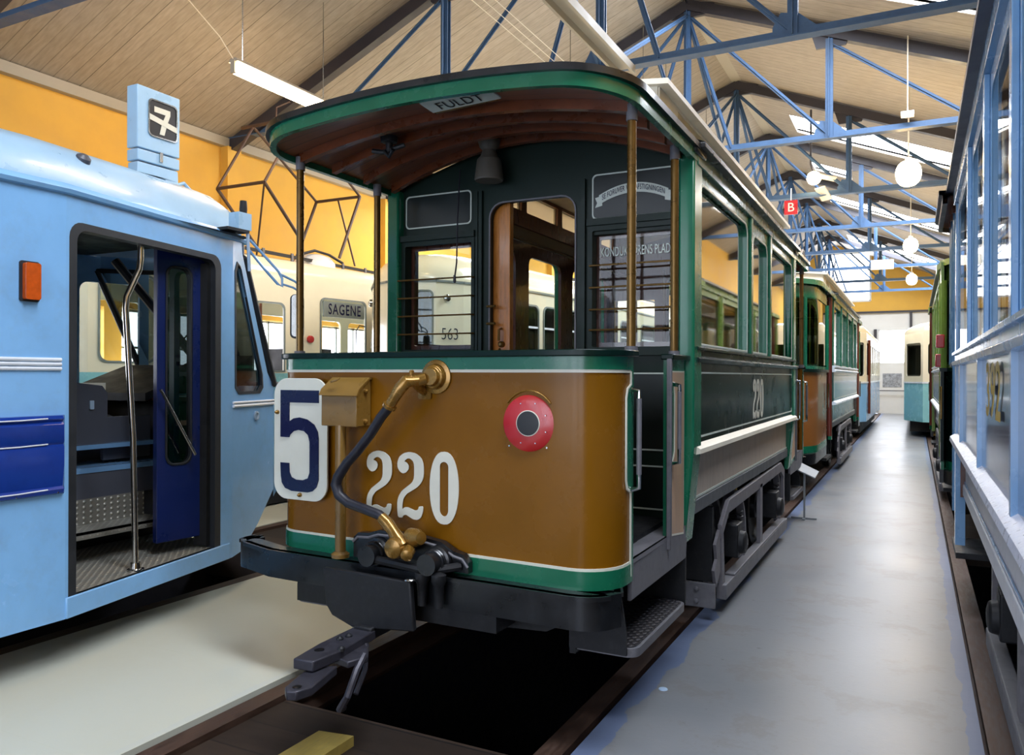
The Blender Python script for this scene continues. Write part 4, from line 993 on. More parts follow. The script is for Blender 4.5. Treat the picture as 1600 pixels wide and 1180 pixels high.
    g = MB('rubber'); g.tube([(-2.60, 4.36, 2.92), (-2.6, 4.33, 2.6), (-2.605, 4.33, 2.32), (-2.62, 4.33, 2.22)], .005, 6); g.lathe((-2.62, 4.33, 2.24), (0, 0, -1), [(0, .008), (.04, .01), (.05, .004)], 8); g.build('bell_cord', R)
    # FULDT board hinged under the canopy front
    A, Bv = V(-2.13, 3.26, 2.90), V(.37, 0, .012)
    n_ = V(.05, .19, -.03)
    g = MB('lining'); sg = [(0, .0), (.03, 1), (.14, 1.12), (.3, 1), (.7, 1), (.84, 1.14), (.97, 1), (1.0, .0)]
    g.prism([A + Bv*u - V(.0, .11, -.012)*v + V(.0, .05, 0) for u, v in [(0, 0), (-.02, 1), (.13, 1.15), (.28, 1), (.68, 1), (.84, 1.15), (1.0, 1), (1.03, 0)]], (0, 0, .008)); fb = g.build('full_sign', R)
    g = MB('black'); vs, fs = text2d('FULDT', .085, .003, .002, 1.0, 1.02); g.add([tuple(A + Bv*(.5+x/.37*.98) + V(0, .05, 0) - V(0, .11, -.012)*(.48 + y/.095) + V(0, 0, -.003)) for x, y, z in vs], fs); g.build('full_lettering', fb)
    g = MB('brass2'); g.beam((-2.12, 3.315, 2.905), (-1.77, 3.315, 2.92), .01, .02); g.build('full_sign_hinge', fb)
    # controller stand seen through the window and rear boards
    running_gear(R, xc, (5.95, 7.75))
    g = MB('greyiron'); g.box(xc+.2, xc+.98, 5.16, 5.19, .09, .25)
    for x in (xc+.70, xc+.86):
        for z in (.13, .21): g.lathe((x, 5.16, z), (0, -1, 0), [(0, .018), (.01, .016), (.014, .006)], 10)
    g.build('lifeguard_board', R, bevel=.004)
    g = MB('iron'); g.box(xc-.2, xc+.95, 5.22, 5.26, .25, .74); g.tube([(xc+.7, 5.3, .7), (xc+.75, 5.5, .45), (xc+.6, 5.6, .3)], .03, 8); g.lathe((xc+.55, 5.35, .55), (0, 1, 0), [(0, .14), (.4, .14)], 16); g.build('brake_rigging', R)
    # rear door seen through the saloon: poles and seats
    g = MB('woodv'); g.box(xc+.32, xc+.38, 8.36, 8.44, .8, 2.75); g.box(xc-.36, xc-.3, 8.36, 8.44, .8, 2.75); g.build('inner_door_post', R)
    g = MB('brass2'); g.tube([(xc-.62, y0+.2, 2.66), (xc-.62, y1-.2, 2.66)], .012, 8); g.build('ceiling_handrail', R)
tram220()

# ================================================================= LIGHT BLUE TRAM WITH OPEN DOOR
def plate(g, P, Q, z0, z1, holes=(), t=.04, out=1, off=0.0, outer=None):
    f, L = frame2(P, Q, out)
    g.poly2([outer or [(0, z0), (L, z0), (L, z1), (0, z1)]] + list(holes), lambda u, v, w: f(u, v, w + off - t/2), t)
    return f, L
def pane(R, P, Q, h, mat='glass', off=-.02, name='window_pane', out=1):
    f, L = frame2(P, Q, out); us = [p[0] for p in h]; vs = [p[1] for p in h]
    g = MB(mat); g.poly2([h], lambda u, v, w: f(u, v, w + off), .0); return g.build(name, R)
def seal(g, f, h, mat='seal', wdt=.022, th=.02, off=.0):
    cu = sum(p[0] for p in h)/len(h); cv = sum(p[1] for p in h)/len(h)
    us = [p[0] for p in h]; vs = [p[1] for p in h]; W = (max(us)-min(us))/2; H = (max(vs)-min(vs))/2
    mu = (max(us)+min(us))/2; mv = (max(vs)+min(vs))/2
    inn = [(mu+(u-mu)*(W-wdt)/W, mv+(v-mv)*(H-wdt)/H) for u, v in h]
    g.use(mat).poly2([h, inn], lambda u, v, w: f(u, v, w + off), th)

def blue_tram():
    R = thing('tram', 'light blue tram with its folding door open and a numeral 7 box on its roof', 'tram', (-5.35, 2.5, 0))
    xc = -5.35
    S = [(-4.10, -2.6), (-4.10, 2.72), (-4.42, 4.2), (-4.60, 4.8), (-4.86, 5.12), (-5.35, 5.25)]     # right side plan, rear to nose centre
    mir = lambda p: (2*xc - p[0], p[1])
    zb, zg = .27, 2.60
    # section A : rear flank with bumper band
    g = MB('blue'); fA, LA = plate(g, S[0], S[1], zb, zg); g.build('side_panel', R)
    YA = lambda y: y - S[0][1]
    g = MB('blueband')
    prof = [(0, .955), (.028, .965), (.034, .985), (.020, 1.0), (.034, 1.12), (.034, 1.21), (.026, 1.225), (.034, 1.24), (.032, 1.33), (.018, 1.345), (.03, 1.36), (.022, 1.378), (0, 1.38)]
    rows = [[fA(u, z, w) for w, z in prof] for u in (0, YA(2.69), YA(2.71))]; rows[2] = [fA(YA(2.71), z, w*.2) for w, z in prof]; g.sheet(rows)
    b_ = g.build('bumper_band', R)
    g = MB('strip')
    for z in (.985, 1.225, 1.36): g.tube([fA(0, z, .032), fA(YA(2.45), z, .033), fA(YA(2.6), z+.004, .033)], .0035, 6)
    g.use('chrome')
    for k in range(9): g.lathe(fA(YA(.9+.22*k), .968, .026), (1, 0, 0), [(0, .006), (.004, .004)], 8)
    g.build('worn_edges', b_)
    g = MB('strip')
    for z in (1.628, 1.652, 1.676): g.tube([fA(0, z, .004), fA(YA(2.69), z, .004)], .0105, 8)
    g.build('trim_strip', R)
    g = MB('amber'); g.poly2([rr(YA(2.48), YA(2.56), 1.985, 2.175, .012)], lambda u, v, w: fA(u, v, w+.02), .035); o = g.build('indicator_lamp', R, bevel=.006)
    g = MB('seal'); g.poly2([rr(YA(2.465), YA(2.57), 1.975, 2.185, .014)], lambda u, v, w: fA(u, v, w+.003), .01); g.build('lamp_gasket', o)
    # section B : doorway
    fB, LB = frame2(S[1], S[2]); dh = rr(.02, 1.375, .38, 2.44, .09, corners=(0, 0, 1, 1))
    g = MB('blue'); plate(g, S[1], S[2], zb, zg, [dh]); g.build('door_surround', R)
    g = MB('seal'); g.poly2([dh, rr(.075, 1.31, .385, 2.40, .07, corners=(0, 0, 1, 1))], lambda u, v, w: fB(u, v, w-.035), .07); g.build('door_frame', R)
    g = MB('blackint'); g.poly2([rr(.05, .105, .40, 2.38, .01)], lambda u, v, w: fB(u, v, w-.09), .10); g.build('door_jamb', R); g = MB('blackint'); g.poly2([rr(1.27, 1.34, .40, 2.38, .01)], lambda u, v, w: fB(u, v, w-.09), .10); g.build('door_jamb', R)
    g = MB('blue'); g.prism([fB(0, .27, .012), fB(LB-.04, .27, .012), fB(LB-.04, .385, .012), fB(0, .385, .012)], V(fB(0, 0, -.04)) - V(fB(0, 0, 0))); g.build('door_sill', R, bevel=.006)
    # section C : cab side with raked window, lower nose
    fC, LC = frame2(S[2], S[3])
    cw = [(.03, 1.50), (.08, 1.455), (.40, 1.455), (.45, 1.50), (.44, 1.60), (.10, 2.40), (.05, 2.43), (.02, 2.36)]
    outerC = [(0, zb), (.15, .29), (.38, .45), (LC, .68), (LC, 1.50), (.52, 1.62), (.13, 2.50), (.12, zg), (0, zg)]
    g = MB('blue'); plate(g, S[2], S[3], zb, zg, [cw], outer=outerC); seal(g, fC, cw, 'seal', .02, .02, -.005)
    g.build('cab_side', R)
    pane(R, S[2], S[3], cw, 'glass2', -.02, 'cab_side_pane')
    g = MB('strip'); g.tube([fC(0.0, 1.37, .006), fC(LC, 1.37, .006)], .012, 8); g.tube([fC(0.0, 1.395, .006), fC(LC, 1.395, .006)], .009, 8); g.build('trim_strip', R)
    g = MB('greybox'); g.lathe(fC(.34, 1.285, .0), V(fC(0, 0, 1))-V(fC(0, 0, 0)), [(0, .035), (.012, .035), (.014, .024), (.006, .02)], 20); g.build('socket_cap', R)
    # left flank with windows (mirror)
    g = MB('blue'); A, B_ = mir(S[2]), mir(S[0]); f, L = frame2(A, B_)
    hs = [rr(.25, 1.35, 1.45, 2.35, .08), rr(1.55, 2.6, 1.5, 2.35, .08), rr(2.75, 3.9, 1.5, 2.35, .08), rr(4.05, 5.2, 1.5, 2.35, .08)]
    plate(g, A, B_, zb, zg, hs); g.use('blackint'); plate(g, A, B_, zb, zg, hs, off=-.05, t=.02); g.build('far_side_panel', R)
    for h in hs: pane(R, A, B_, h, 'glass')
    fl, L2 = frame2(mir(S[3]), mir(S[2])); cwl = rr(.08, L2-.06, 1.45, 2.38, .07)
    g = MB('blue'); plate(g, mir(S[3]), mir(S[2]), zb, zg, [cwl], outer=[(0, .6), (L2, zb), (L2, zg), (L2-.5, zg), (0, 1.6)] if False else None); g.build('far_cab_side', R)
    pane(R, mir(S[3]), mir(S[2]), cwl)
    # nose : raked windscreen with pillars
    low = [S[3], S[4], S[5], mir(S[4]), mir(S[3])]
    top = [(-4.50, 4.38), (-4.80, 4.68), (-5.35, 4.80), (-5.90, 4.68), (-6.20, 4.38)]
    g = MB('blue'); g.sheet([[(x, y, .62) for x, y in low], [(x, y, 1.52) for x, y in low]]); g.build('nose_panel', R, sharp=50); g = MB('blue')
    g.sheet([[(x, y, 2.48) for x, y in top], [(x, y, 2.72) for x, y in top]]); g.build('forehead_panel', R, sharp=50)
    def pt(i, t, z0=1.52, z1=2.48): a, b = low[i], top[i]; return (a[0]+(b[0]-a[0])*t, a[1]+(b[1]-a[1])*t, z0+(z1-z0)*t)
    g = MB('glassdark')
    for i in (0, 1, 2, 3): g.add([pt(i, 0), pt(i+1, 0), pt(i+1, 1), pt(i, 1)], [(0, 1, 2, 3)])
    g.build('windscreen', R)
    for i in (0, 2, 4):
        g = MB('seal'); g.tube([pt(i, 0), pt(i, 1)], .028, 8); g.build('windscreen_pillar', R)
    g = MB('seal'); g.tube([pt(i, 0) for i in range(5)], .02, 8); g.tube([pt(i, 1) for i in range(5)], .02, 8); g.build('windscreen_frame', R)
    # roof with gutter
    rr_ = [S[0], S[1], (-4.42, 4.2)]
    def section(xs, y, k=1.0):
        hwv = xs - xc; P = []
        for (a, z) in ((1.0, 2.60), (1.0, 2.62), (.985, 2.66), (.94, 2.76), (.86, 2.86), (.72, 2.94), (.45, 3.0), (0, 3.03)): P.append((xc + hwv*a, y, z if k == 1 else 2.6 + (z-2.6)*k))
        return P + [(2*xc - p[0], p[1], p[2]) for p in P[-2::-1]]
    rows = [section(-4.10, -2.6), section(-4.10, 2.72), section(-4.26, 3.5), section(-4.42, 4.1), section(-4.46, 4.25, .98), section(-4.55, 4.42, .9), section(-4.70, 4.58, .62), section(-4.85, 4.66, .3)]
    g = MB('blueroof'); g.sheet(rows); g.build('roof', R, sharp=60)
    P0 = [(p[0]+.006, p[2]+.006) for p in section(-4.10, 0)[3:9]]
    g = MB('strip'); g.sheet([[(x, y - (.0 if y < 2 else (z-2.6)*.35), z) for x, z in P0] for y in (-2.6, 1.5, 2.42)])
    for k in range(5): x, z = P0[0] if k < 1 else P0[min(k, 5)]; g.use('chrome').lathe((x, 2.36 - (z-2.6)*.35, z), (.6, 0, .8), [(0, .008), (.008, .006)], 8); g.use('strip')
    g.build('white_roof_patch', R)
    g = MB('blue'); rs = []
    for (x, y) in ((-4.10, -2.6), (-4.10, 2.72), (-4.42, 4.2), (-4.50, 4.40)): rs.append([(x+w, y, z) for w, z in ((0, 2.575), (.025, 2.58), (.035, 2.60), (.02, 2.62), (.0, 2.635))])
    g.sheet(rs); g.build('rain_gutter', R)
    # interior shell, floors and steps
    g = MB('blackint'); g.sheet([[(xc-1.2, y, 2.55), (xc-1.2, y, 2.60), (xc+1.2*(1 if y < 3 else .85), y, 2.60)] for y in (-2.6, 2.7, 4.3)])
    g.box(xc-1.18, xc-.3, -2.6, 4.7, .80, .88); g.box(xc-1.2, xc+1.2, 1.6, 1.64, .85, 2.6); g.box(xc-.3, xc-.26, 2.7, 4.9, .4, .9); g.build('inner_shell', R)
    g = MB('tread'); g.prism([(-4.13, 2.74, .372), (-4.44, 4.16, .372), (-5.2, 4.16, .372), (-5.2, 2.74, .372)], (0, 0, .015)); g.build('entrance_floor', R)
    g = MB('blackint'); g.prism([(-4.15, 2.74, .30), (-4.44, 4.14, .30), (-5.6, 4.14, .30), (-5.6, 2.74, .30)], (0, 0, .07)); g.box(-5.2, -5.16, 2.74, 4.3, .38, .6); g.build('entrance_pan', R)
    g = MB('tread'); g.box(-5.2, -4.66, 2.7, 3.86, .585, .60); g.box(-4.68, -4.66, 2.7, 3.86, .555, .60); g.box(-4.92, -4.905, 2.7, 3.84, .60, .77); st = g.build('entrance_step', R)
    g = MB('midblue'); g.box(-5.5, -4.90, 2.7, 4.0, .94, .975); g.use('greyint').box(-4.93, -4.905, 2.7, 4.0, .77, .94); g.box(-5.4, -4.98, 3.86, 4.0, .5, .78); g.build('upper_step', R)
    g = MB('greyint'); g.poly2([[(2.78, 1.12), (3.62, 1.12), (3.62, 1.47), (3.58, 1.52), (3.25, 1.56), (3.0, 1.60), (2.78, 1.62)]], lambda u, v, w: (-5.02+w, u, v), .04); g.poly2([rr(3.62, 4.0, 1.0, 1.30, .01)], lambda u, v, w: (-5.06+w, u, v), .03)
    g.use('midblue').box(-5.05, -4.97, 2.78, 4.0, 1.09, 1.12); cb = g.build('cab_partition', R)
    g = MB('greybox')
    for z in (1.50, 1.20): g.tube([(-4.99, 2.82, z), (-4.99, 3.0, z)], .018, 8)
    g.poly2([rr(3.48, 3.51, 1.36, 1.42, .005)], lambda u, v, w: (-4.99+w, u, v), .01); g.build('partition_hinge', cb)
    # cab desk
    g = MB('blackint'); g.prism([(-5.1, 4.0, 1.40), (-6.1, 4.0, 1.40), (-6.1, 4.6, 1.62), (-5.1, 4.6, 1.62), ], (0, 0, .06)); g.box(-6.1, -5.0, 4.2, 4.9, .9, 1.42)
    g.prism([(-5.25, 4.35, 1.45), (-4.65, 4.35, 1.45), (-4.65, 4.62, 1.58), (-5.25, 4.62, 1.58)], (0, 0, .17)); g.build('driver_desk', R)
    g = MB('wood'); g.box(-5.2, -4.75, 4.1, 4.4, 1.40, 1.43); g.build('desk_shelf', R)
    g = MB('greyint'); g.box(-4.95, -4.75, 4.12, 4.16, 1.02, 1.38); g.use('blackint').box(-4.92, -4.86, 4.10, 4.12, 1.24, 1.32); g.box(-4.84, -4.78, 4.10, 4.12, 1.12, 1.22); g.build('switch_panel', R)
    g = MB('plate'); g.box(-5.1, -5.02, 3.40, 3.62, 1.48, 1.54); g.build('paper_notice', R); g = MB('plate'); g.box(-4.95, -4.85, 4.08, 4.10, 1.30, 1.37); g.build('paper_notice', R)
    g = MB('yellowtag'); g.box(-5.75, -5.66, 3.62, 3.625, 1.66, 1.68); g.use('blackint').box(-5.95, -5.58, 3.64, 3.70, .9, 2.5); g.build('cab_post', R)
    g = MB('blackint'); g.tube([(-5.0, 4.1, 1.55), (-5.0, 4.15, 1.7), (-4.95, 4.2, 1.85), (-4.85, 4.2, 1.93)], .006, 6); g.lathe((-4.86, 4.2, 1.93), (1, 0, 0), [(0, .012), (.03, .018)], 10); g.build('microphone', R)
    g = MB('seal'); g.tube([(-5.65, 4.15, 2.5), (-5.05, 4.6, 1.55)], .035, 8); g.build('inner_brace', R)
    g = MB('greyint'); g.box(-5.7, -5.3, 3.5, 3.9, .9, 1.3); g.box(-5.7, -5.3, 3.42, 3.5, 1.2, 1.75); g.build('driver_seat', R, bevel=.03)
    # stainless pole with joggle
    g = MB('steel'); px = -4.29
    g.tube([(px, 3.30, .385), (px, 3.28, 1.2), (px, 3.225, 2.0), (px, 3.23, 2.07), (px, 3.32, 2.25), (px, 3.33, 2.32), (px, 3.33, 2.50)], .019, 14)
    g.lathe((px, 3.30, .385), (0, 0, 1), [(0, .05), (.012, .05), (.016, .034), (.05, .03)], 18); g.build('entrance_pole', R)
    # folded door leaf
    P, Q = (-4.50, 3.62), (-4.46, 3.95); fD, LD = frame2(P, Q)
    hd = rr(.06, LD-.07, .98, 2.34, .07)
    g = MB('bluedoor'); plate(g, P, Q, .47, 2.46, [hd], .045); seal(g, fD, hd, 'seal', .014, .055, -.02); lf = g.build('door_leaf', R, bevel=.004); pane(lf, P, Q, hd, 'glassdark', -.02, 'leaf_pane')
    P, Q = (-4.46, 3.98), (-4.85, 4.05); g = MB('bluedoor'); plate(g, P, Q, .47, 2.46, [rr(.06, .33, .98, 2.34, .06)], .04); g.build('door_leaf', R)
    P, Q = (-4.22, 2.84), (-4.75, 2.80); g = MB('seal'); plate(g, P, Q, .47, 2.46, [rr(.08, .45, .98, 2.34, .06)], .04); g.build('door_leaf', R)
    g = MB('steel'); g.tube([(-4.44, 3.60, 1.50), (-4.40, 3.85, 1.05)], .010, 8); g.build('leaf_handrail', R)
    # roof box with numeral 7
    X, ya, yb, za, zb_ = -4.86, 3.74, 4.10, 2.93, 3.64
    g = MB('blueroof'); g.box(X-.11, X, ya, yb, 3.20, zb_); g.box(X-.115, X-.0, ya+.005, yb-.0, 3.11, 3.19); g.box(X-.11, X-.005, ya+.01, yb-.01, 3.02, 3.10); g.box(X-.11, X-.005, yb-.12, yb-.01, za-.05, 3.02); g.box(X-.11, X-.005, ya+.01, ya+.07, za-.02, 3.02); bx = g.build('route_box', R, bevel=.006)
    g = MB('chrome'); g.poly2([rr(ya+.085, yb-.025, 3.30, 3.57, .035), rr(ya+.095, yb-.035, 3.31, 3.56, .03)], lambda u, v, w: (X+.004+w, u, v), .01); g.use('blackhole').poly2([rr(ya+.095, yb-.035, 3.31, 3.56, .03)], lambda u, v, w: (X+.002+w, u, v), .004); g.build('route_window', bx)
    g = MB('plate'); ym = (ya+yb)/2+.03; g.poly2([[(ym-.075, 3.52), (ym+.06, 3.52), (ym+.06, 3.485), (ym+.035, 3.42), (ym+.01, 3.33), (ym-.03, 3.33), (ym-.01, 3.41), (ym+.02, 3.48), (ym-.075, 3.48)]], lambda u, v, w: (X+.006+w, u, v), .003)
    g.poly2([[(ym-.125, 3.46), (ym+.115, 3.415), (ym+.115, 3.375), (ym-.125, 3.42)]], lambda u, v, w: (X+.0075+w, u, v), .002); g.build('route_numeral', bx)
    g = MB('chrome'); g.box(X, X+.012, ym-.03, ym-.005, 3.13, 3.20); g.build('box_latch', bx)
    g = MB('blueroof'); g.tube([(X-.05, yb, 3.0), (X-.05, yb+.08, 3.04), (X-.05, yb+.14, 3.0), (X-.05, yb+.15, 2.9)], .014, 8); g.build('roof_cable', R)
    # roof knob, front lamp bracket, mirror arms
    g = MB('greyint'); g.lathe((-4.33, 2.95, 2.80), (.6, 0, .8), [(-.03, .05), (.0, .05), (.02, .035), (.03, .045), (.07, .04), (.085, .02)], 18); g.build('roof_vent', R)
    g = MB('blackint'); g.box(-4.42, -4.28, 4.02, 4.22, 2.62, 2.64); g.use('blueroof').box(-4.38, -4.28, 4.12, 4.24, 2.64, 2.76); g.use('iron').lathe((-4.31, 4.19, 2.76), (0, 0, 1), [(0, .025), (.03, .028), (.09, .024)], 14); g.use('greybox').tube([(-4.30, 4.22, 2.64), (-4.30, 4.23, 2.5), (-4.30, 4.24, 2.35)], .012, 8); g.build('mirror_bracket', R)
    g = MB('midblue')
    A = (-4.30, 4.24, 2.58); E1 = (-3.72, 4.40, 2.30); 
    g.tube([A, (-4.25, 4.31, 2.49), (-4.18, 4.41, 2.36), (-4.165, 4.43, 2.31), (-4.165, 4.43, 2.25), (-4.19, 4.41, 2.27), (-4.25, 4.33, 2.38), (-4.30, 4.24, 2.50)], .010, 8)
    g.tube([(-4.175, 4.43, 2.34), (-4.13, 4.52, 2.30), (-4.11, 4.56, 2.27), (-4.105, 4.57, 2.16)], .009, 8); g.tube([(-4.165, 4.43, 2.27), (-4.13, 4.51, 2.25), (-4.105, 4.56, 2.22)], .008, 8); g.build('mirror_arm', R)
    g = MB('seal'); f, L = frame2((-4.15, 4.50), (-4.07, 4.558)); g.poly2([rr(0, L, 1.87, 2.20, .035)], lambda u, v, w: f(u, v, w), .03); m = g.build('mirror', R, bevel=.008)
    g = MB('chrome'); g.poly2([rr(.012, L-.012, 1.885, 2.195, .025)], lambda u, v, w: f(u, v, w+.017), .003); g.build('mirror_glass', m)
    # underside
    g = MB('blackint'); g.box(xc-1.05, xc+.9, -2.4, 4.2, .30, .36); g.box(xc-.8, xc+.7, 0, 2.4, .06, .3); g.build('underframe', R)
    for y in (.2, 1.9):
        for s in (-1, 1):
            g = MB('iron'); g.lathe((xc+s*.72, y, .357), (s, 0, 0), [(-.06, .1), (-.05, .36), (-.03, .34), (.05, .34), (.06, .1)], 24); g.build('wheel', R)
blue_tram()

# ================================================================= CREAM TRAMS ON THE LEFT
def number(g, txt, f, u, z, size, mat='seal', off=.026, cond=.8, flip=1, bold=-.004):
    vs, fs = text2d(txt, size, bold, .0, cond); g.use(mat).add([f(u + flip*x, z + y, off) for x, y, _ in vs], fs)
def cream_roof(R, plan, xc, z0, zr, mat='cream'):
    # plan : right-hand outline from rear (small y) to front; roof shrinks to the centre line
    rows = []
    for k, (a, z) in enumerate(((1, z0), (1.0, z0+.05), (.97, z0+.15), (.88, z0+.27), (.72, z0+.36), (.45, z0+.42), (0.0, zr))):
        rows.append([(xc + (x-xc)*a, y, z) for x, y in plan])
    g = MB(mat); g.sheet(rows); rows2 = [[(2*xc-x, y, z) for x, y, z in r] for r in rows]; g.sheet(rows2); g.build('roof', R, sharp=60)

def sagene():
    xc = -7.75
    R = thing('tram', 'cream tram with a SAGENE destination blind, standing closest to the yellow wall', 'tram', (xc, 9, 0))
    P = [(-7.62, 4.7), (-7.42, 5.15), (-6.82, 8.95), (-6.72, 10.2), (-6.72, 17.6)]
    zt = 2.86
    segs = [(P[0], P[1], []), (P[1], P[2], [rr(.10, .72, 1.72, 2.66, .09), rr(.98, 1.42, .95, 2.46, .08), rr(1.94, 2.42, .95, 2.50, .08), rr(2.98, 3.80, 1.80, 2.62, .08)]), (P[2], P[3], []), (P[3], P[4], [rr(.3+1.2*k, 1.3+1.2*k, 1.7, 2.5, .08) for k in range(6)])]
    for A, B, hs in segs:
        g = MB('cream'); f, L = plate(g, A, B, 1.62, zt, [h for h in hs], .04, outer=None) if all(min(p[1] for p in h) > 1.62 for h in hs) else (None, None)
        if f is None:
            hs2 = [[(u, max(v, 1.635)) for u, v in h] for h in hs]; g = MB('cream'); f, L = plate(g, A, B, 1.62, zt, hs2, .04)
            hs = hs2
        for h in hs: seal(g, f, h, 'sealgrey', .02, .016, .005)
        g.use('cyan'); plate(g, A, B, .38, 1.62, [], .04); g.build('side_panel', R)
        for k, h in enumerate(hs):
            if A == P[1] and k in (1, 2): continue
            pane(R, A, B, h, 'glass')
        if A == P[1]: F1 = f
    # left flank against the wall
    A, B = (-8.78, 17.6), (-8.78, 5.3); hs = [rr(.4+1.3*k, 1.5+1.3*k, 1.6, 2.5, .08) for k in range(9)]
    g = MB('cream'); plate(g, A, B, .38, zt, hs); g.build('far_side_panel', R)
    g = MB('cream'); plate(g, (-8.78, 5.3), (-8.1, 4.7), .38, zt, [rr(.15, .75, 1.6, 2.6, .08)]); plate(g, (-8.1, 4.7), P[0], .38, zt, []); plate(g, P[4], (-8.78, 17.6), .38, zt, []); g.build('end_panel', R)
    plan = [(-7.75, 4.6), (-7.62, 4.7), (-7.42, 5.15), (-6.82, 8.95), (-6.72, 10.2), (-6.72, 17.6)]
    for q in (0,):
        rows = []
        for (a, z) in ((1, zt), (1.0, zt+.04), (.95, zt+.12), (.8, zt+.20), (.5, zt+.25), (0.0, zt+.27)):
            rows.append([(xc + (x-xc)*a, y, z) for x, y in plan])
        g = MB('cream'); g.sheet(rows)
        left = [(-7.75, 4.6), (-8.1, 4.7), (-8.6, 5.15), (-8.78, 8.95), (-8.78, 10.2), (-8.78, 17.6)]
        g.sheet([[(xc + (x-xc)*a, y, z) for x, y in left] for (a, z) in ((1, zt), (1.0, zt+.04), (.95, zt+.12), (.8, zt+.20), (.5, zt+.25), (0.0, zt+.27))]); g.build('roof', R, sharp=60)
    # blind, lamps and lettering
    g = MB('sealgrey'); g.poly2([rr(3.03, 3.76, 2.37, 2.575, .02)], lambda u, v, w: F1(u, v, w-.0), .02); b = g.build('destination_blind', R)
    g = MB('navy'); vs, fs = text2d('SAGENE', .20, .016, 0, .72, 1.15); g.add([F1(3.40 + x, 2.47 + y, .013) for x, y, z in vs], fs); g.build('blind_lettering', b)
    g = MB('red'); g.lathe(F1(2.80, 2.06, .02), V(F1(0, 0, 1))-V(F1(0, 0, 0)), [(0, .05), (.03, .045), (.04, .02)], 16); g.build('tail_lamp', R)
    g = MB('iron'); number(g, '81', F1, .86, 2.15, .28, 'sealgrey', .024, .7, -1); g.build('side_number', R)
    g = MB('chrome'); g.lathe(F1(.84, 2.44, .02), V(F1(0, 0, 1))-V(F1(0, 0, 0)), [(0, .055), (.02, .055), (.03, .03)], 16); g.build('side_lamp', R)
    g = MB('red'); g.poly2([rr(1.55, 1.85, 1.30, 1.62, .01)], lambda u, v, w: F1(u, v, w+.022), .006); g.build('red_sticker', R)
    for u in (2.08, 2.28): g = MB('wood'); g.tube([F1(u, 1.4, -.3), F1(u, 2.5, -.3)], .018, 8); g.build('door_pole', R)
    g = MB('seal'); g.tube([F1(3.60, 1.86, .03), F1(3.58, 2.2, .04), F1(3.64, 2.28, .04), F1(3.74, 2.27, .04)], .008, 6); g.build('window_wiper', R)
    g = MB('blackint'); g.box(-7.8, -7.1, 8.0, 8.5, 1.5, 1.95); g.build('cab_fittings', R)
    # roof board, pantograph, white dome put in for a bright glare
    g = MB('creamroof'); 
    g.use('iron').box(-7.75, -7.35, 6.4, 10.6, zt+.20, zt+.23)
    for k in range(9): yy = 6.4+.52*k; g.use('greyiron').box(-7.34, -7.32, yy, yy+.04, zt+.12, zt+.34)
    g.use('iron').box(-7.36, -7.33, 6.4, 10.6, zt+.28, zt+.32); g.build('roof_board', R)
    g = MB('strip'); g.lathe((-7.5, 8.6, zt+.22), (0, 0, 1), [(0, .3), (.08, .29), (.16, .22), (.2, .1), (.21, .02)], 24); g.build('glare_dome', R)  # white dome shaped in place of a bright glare
    g = MB('blackint'); g.tube([(-7.42, 8.2, zt+.36), (-7.4, 8.5, zt+.46), (-7.4, 8.8, zt+.44), (-7.4, 9.1, zt+.36)], .02, 6); g.build('roof_cable', R)
    g = MB('blackint'); g.box(-8.6, -6.9, 5.4, 17.5, .8, .9); g.box(-8.5, -7.0, 5.4, 17.4, .02, .38); g.build('floor_deck', R)
    # pantograph, half raised
    pg = thing('pantograph', 'brown rusty half-raised pantograph on the roof of the SAGENE tram against the yellow wall', 'pantograph', (-7.5, 8.9, zt+.3))
    def rod(a, b, r=.022, name='arm_tube'): g = MB('rustrod'); g.tube([a, b], r, 8); g.build(name, pg)
    z0 = zt + .36
    for x in (-7.1, -7.9):
        rod((x, 7.92, z0+.1), (x, 7.24, 3.96)); rod((x, 8.66, z0), (x, 9.11, 4.16)); rod((x, 7.24, 3.96), (x, 7.85, 4.92), .018); rod((x, 9.11, 4.16), (x, 7.85, 4.92), .018)
    rod((-7.1, 7.24, 3.96), (-7.9, 7.24, 3.96), .022, 'cross_tube'); rod((-7.1, 9.11, 4.16), (-7.9, 9.11, 4.16), .022, 'cross_tube'); rod((-7.5, 9.11, 4.16), (-7.1, 9.0, 3.15), .013); rod((-7.1, 7.24, 3.96), (-7.9, 7.92, z0), .013)
    rod((-7.5, 7.85, 4.93), (-7.5, 7.86, 5.12), .012, 'horn'); rod((-7.5, 7.86, 5.12), (-7.35, 7.95, 5.2), .012, 'horn')
    rod((-8.1, 7.85, 4.93), (-6.9, 7.85, 4.93), .025, 'contact_bar')
M['rustrod'] = paint('brown tube paint', '#413029', .45, .2, 12, dirt='#4a3430')
sagene()

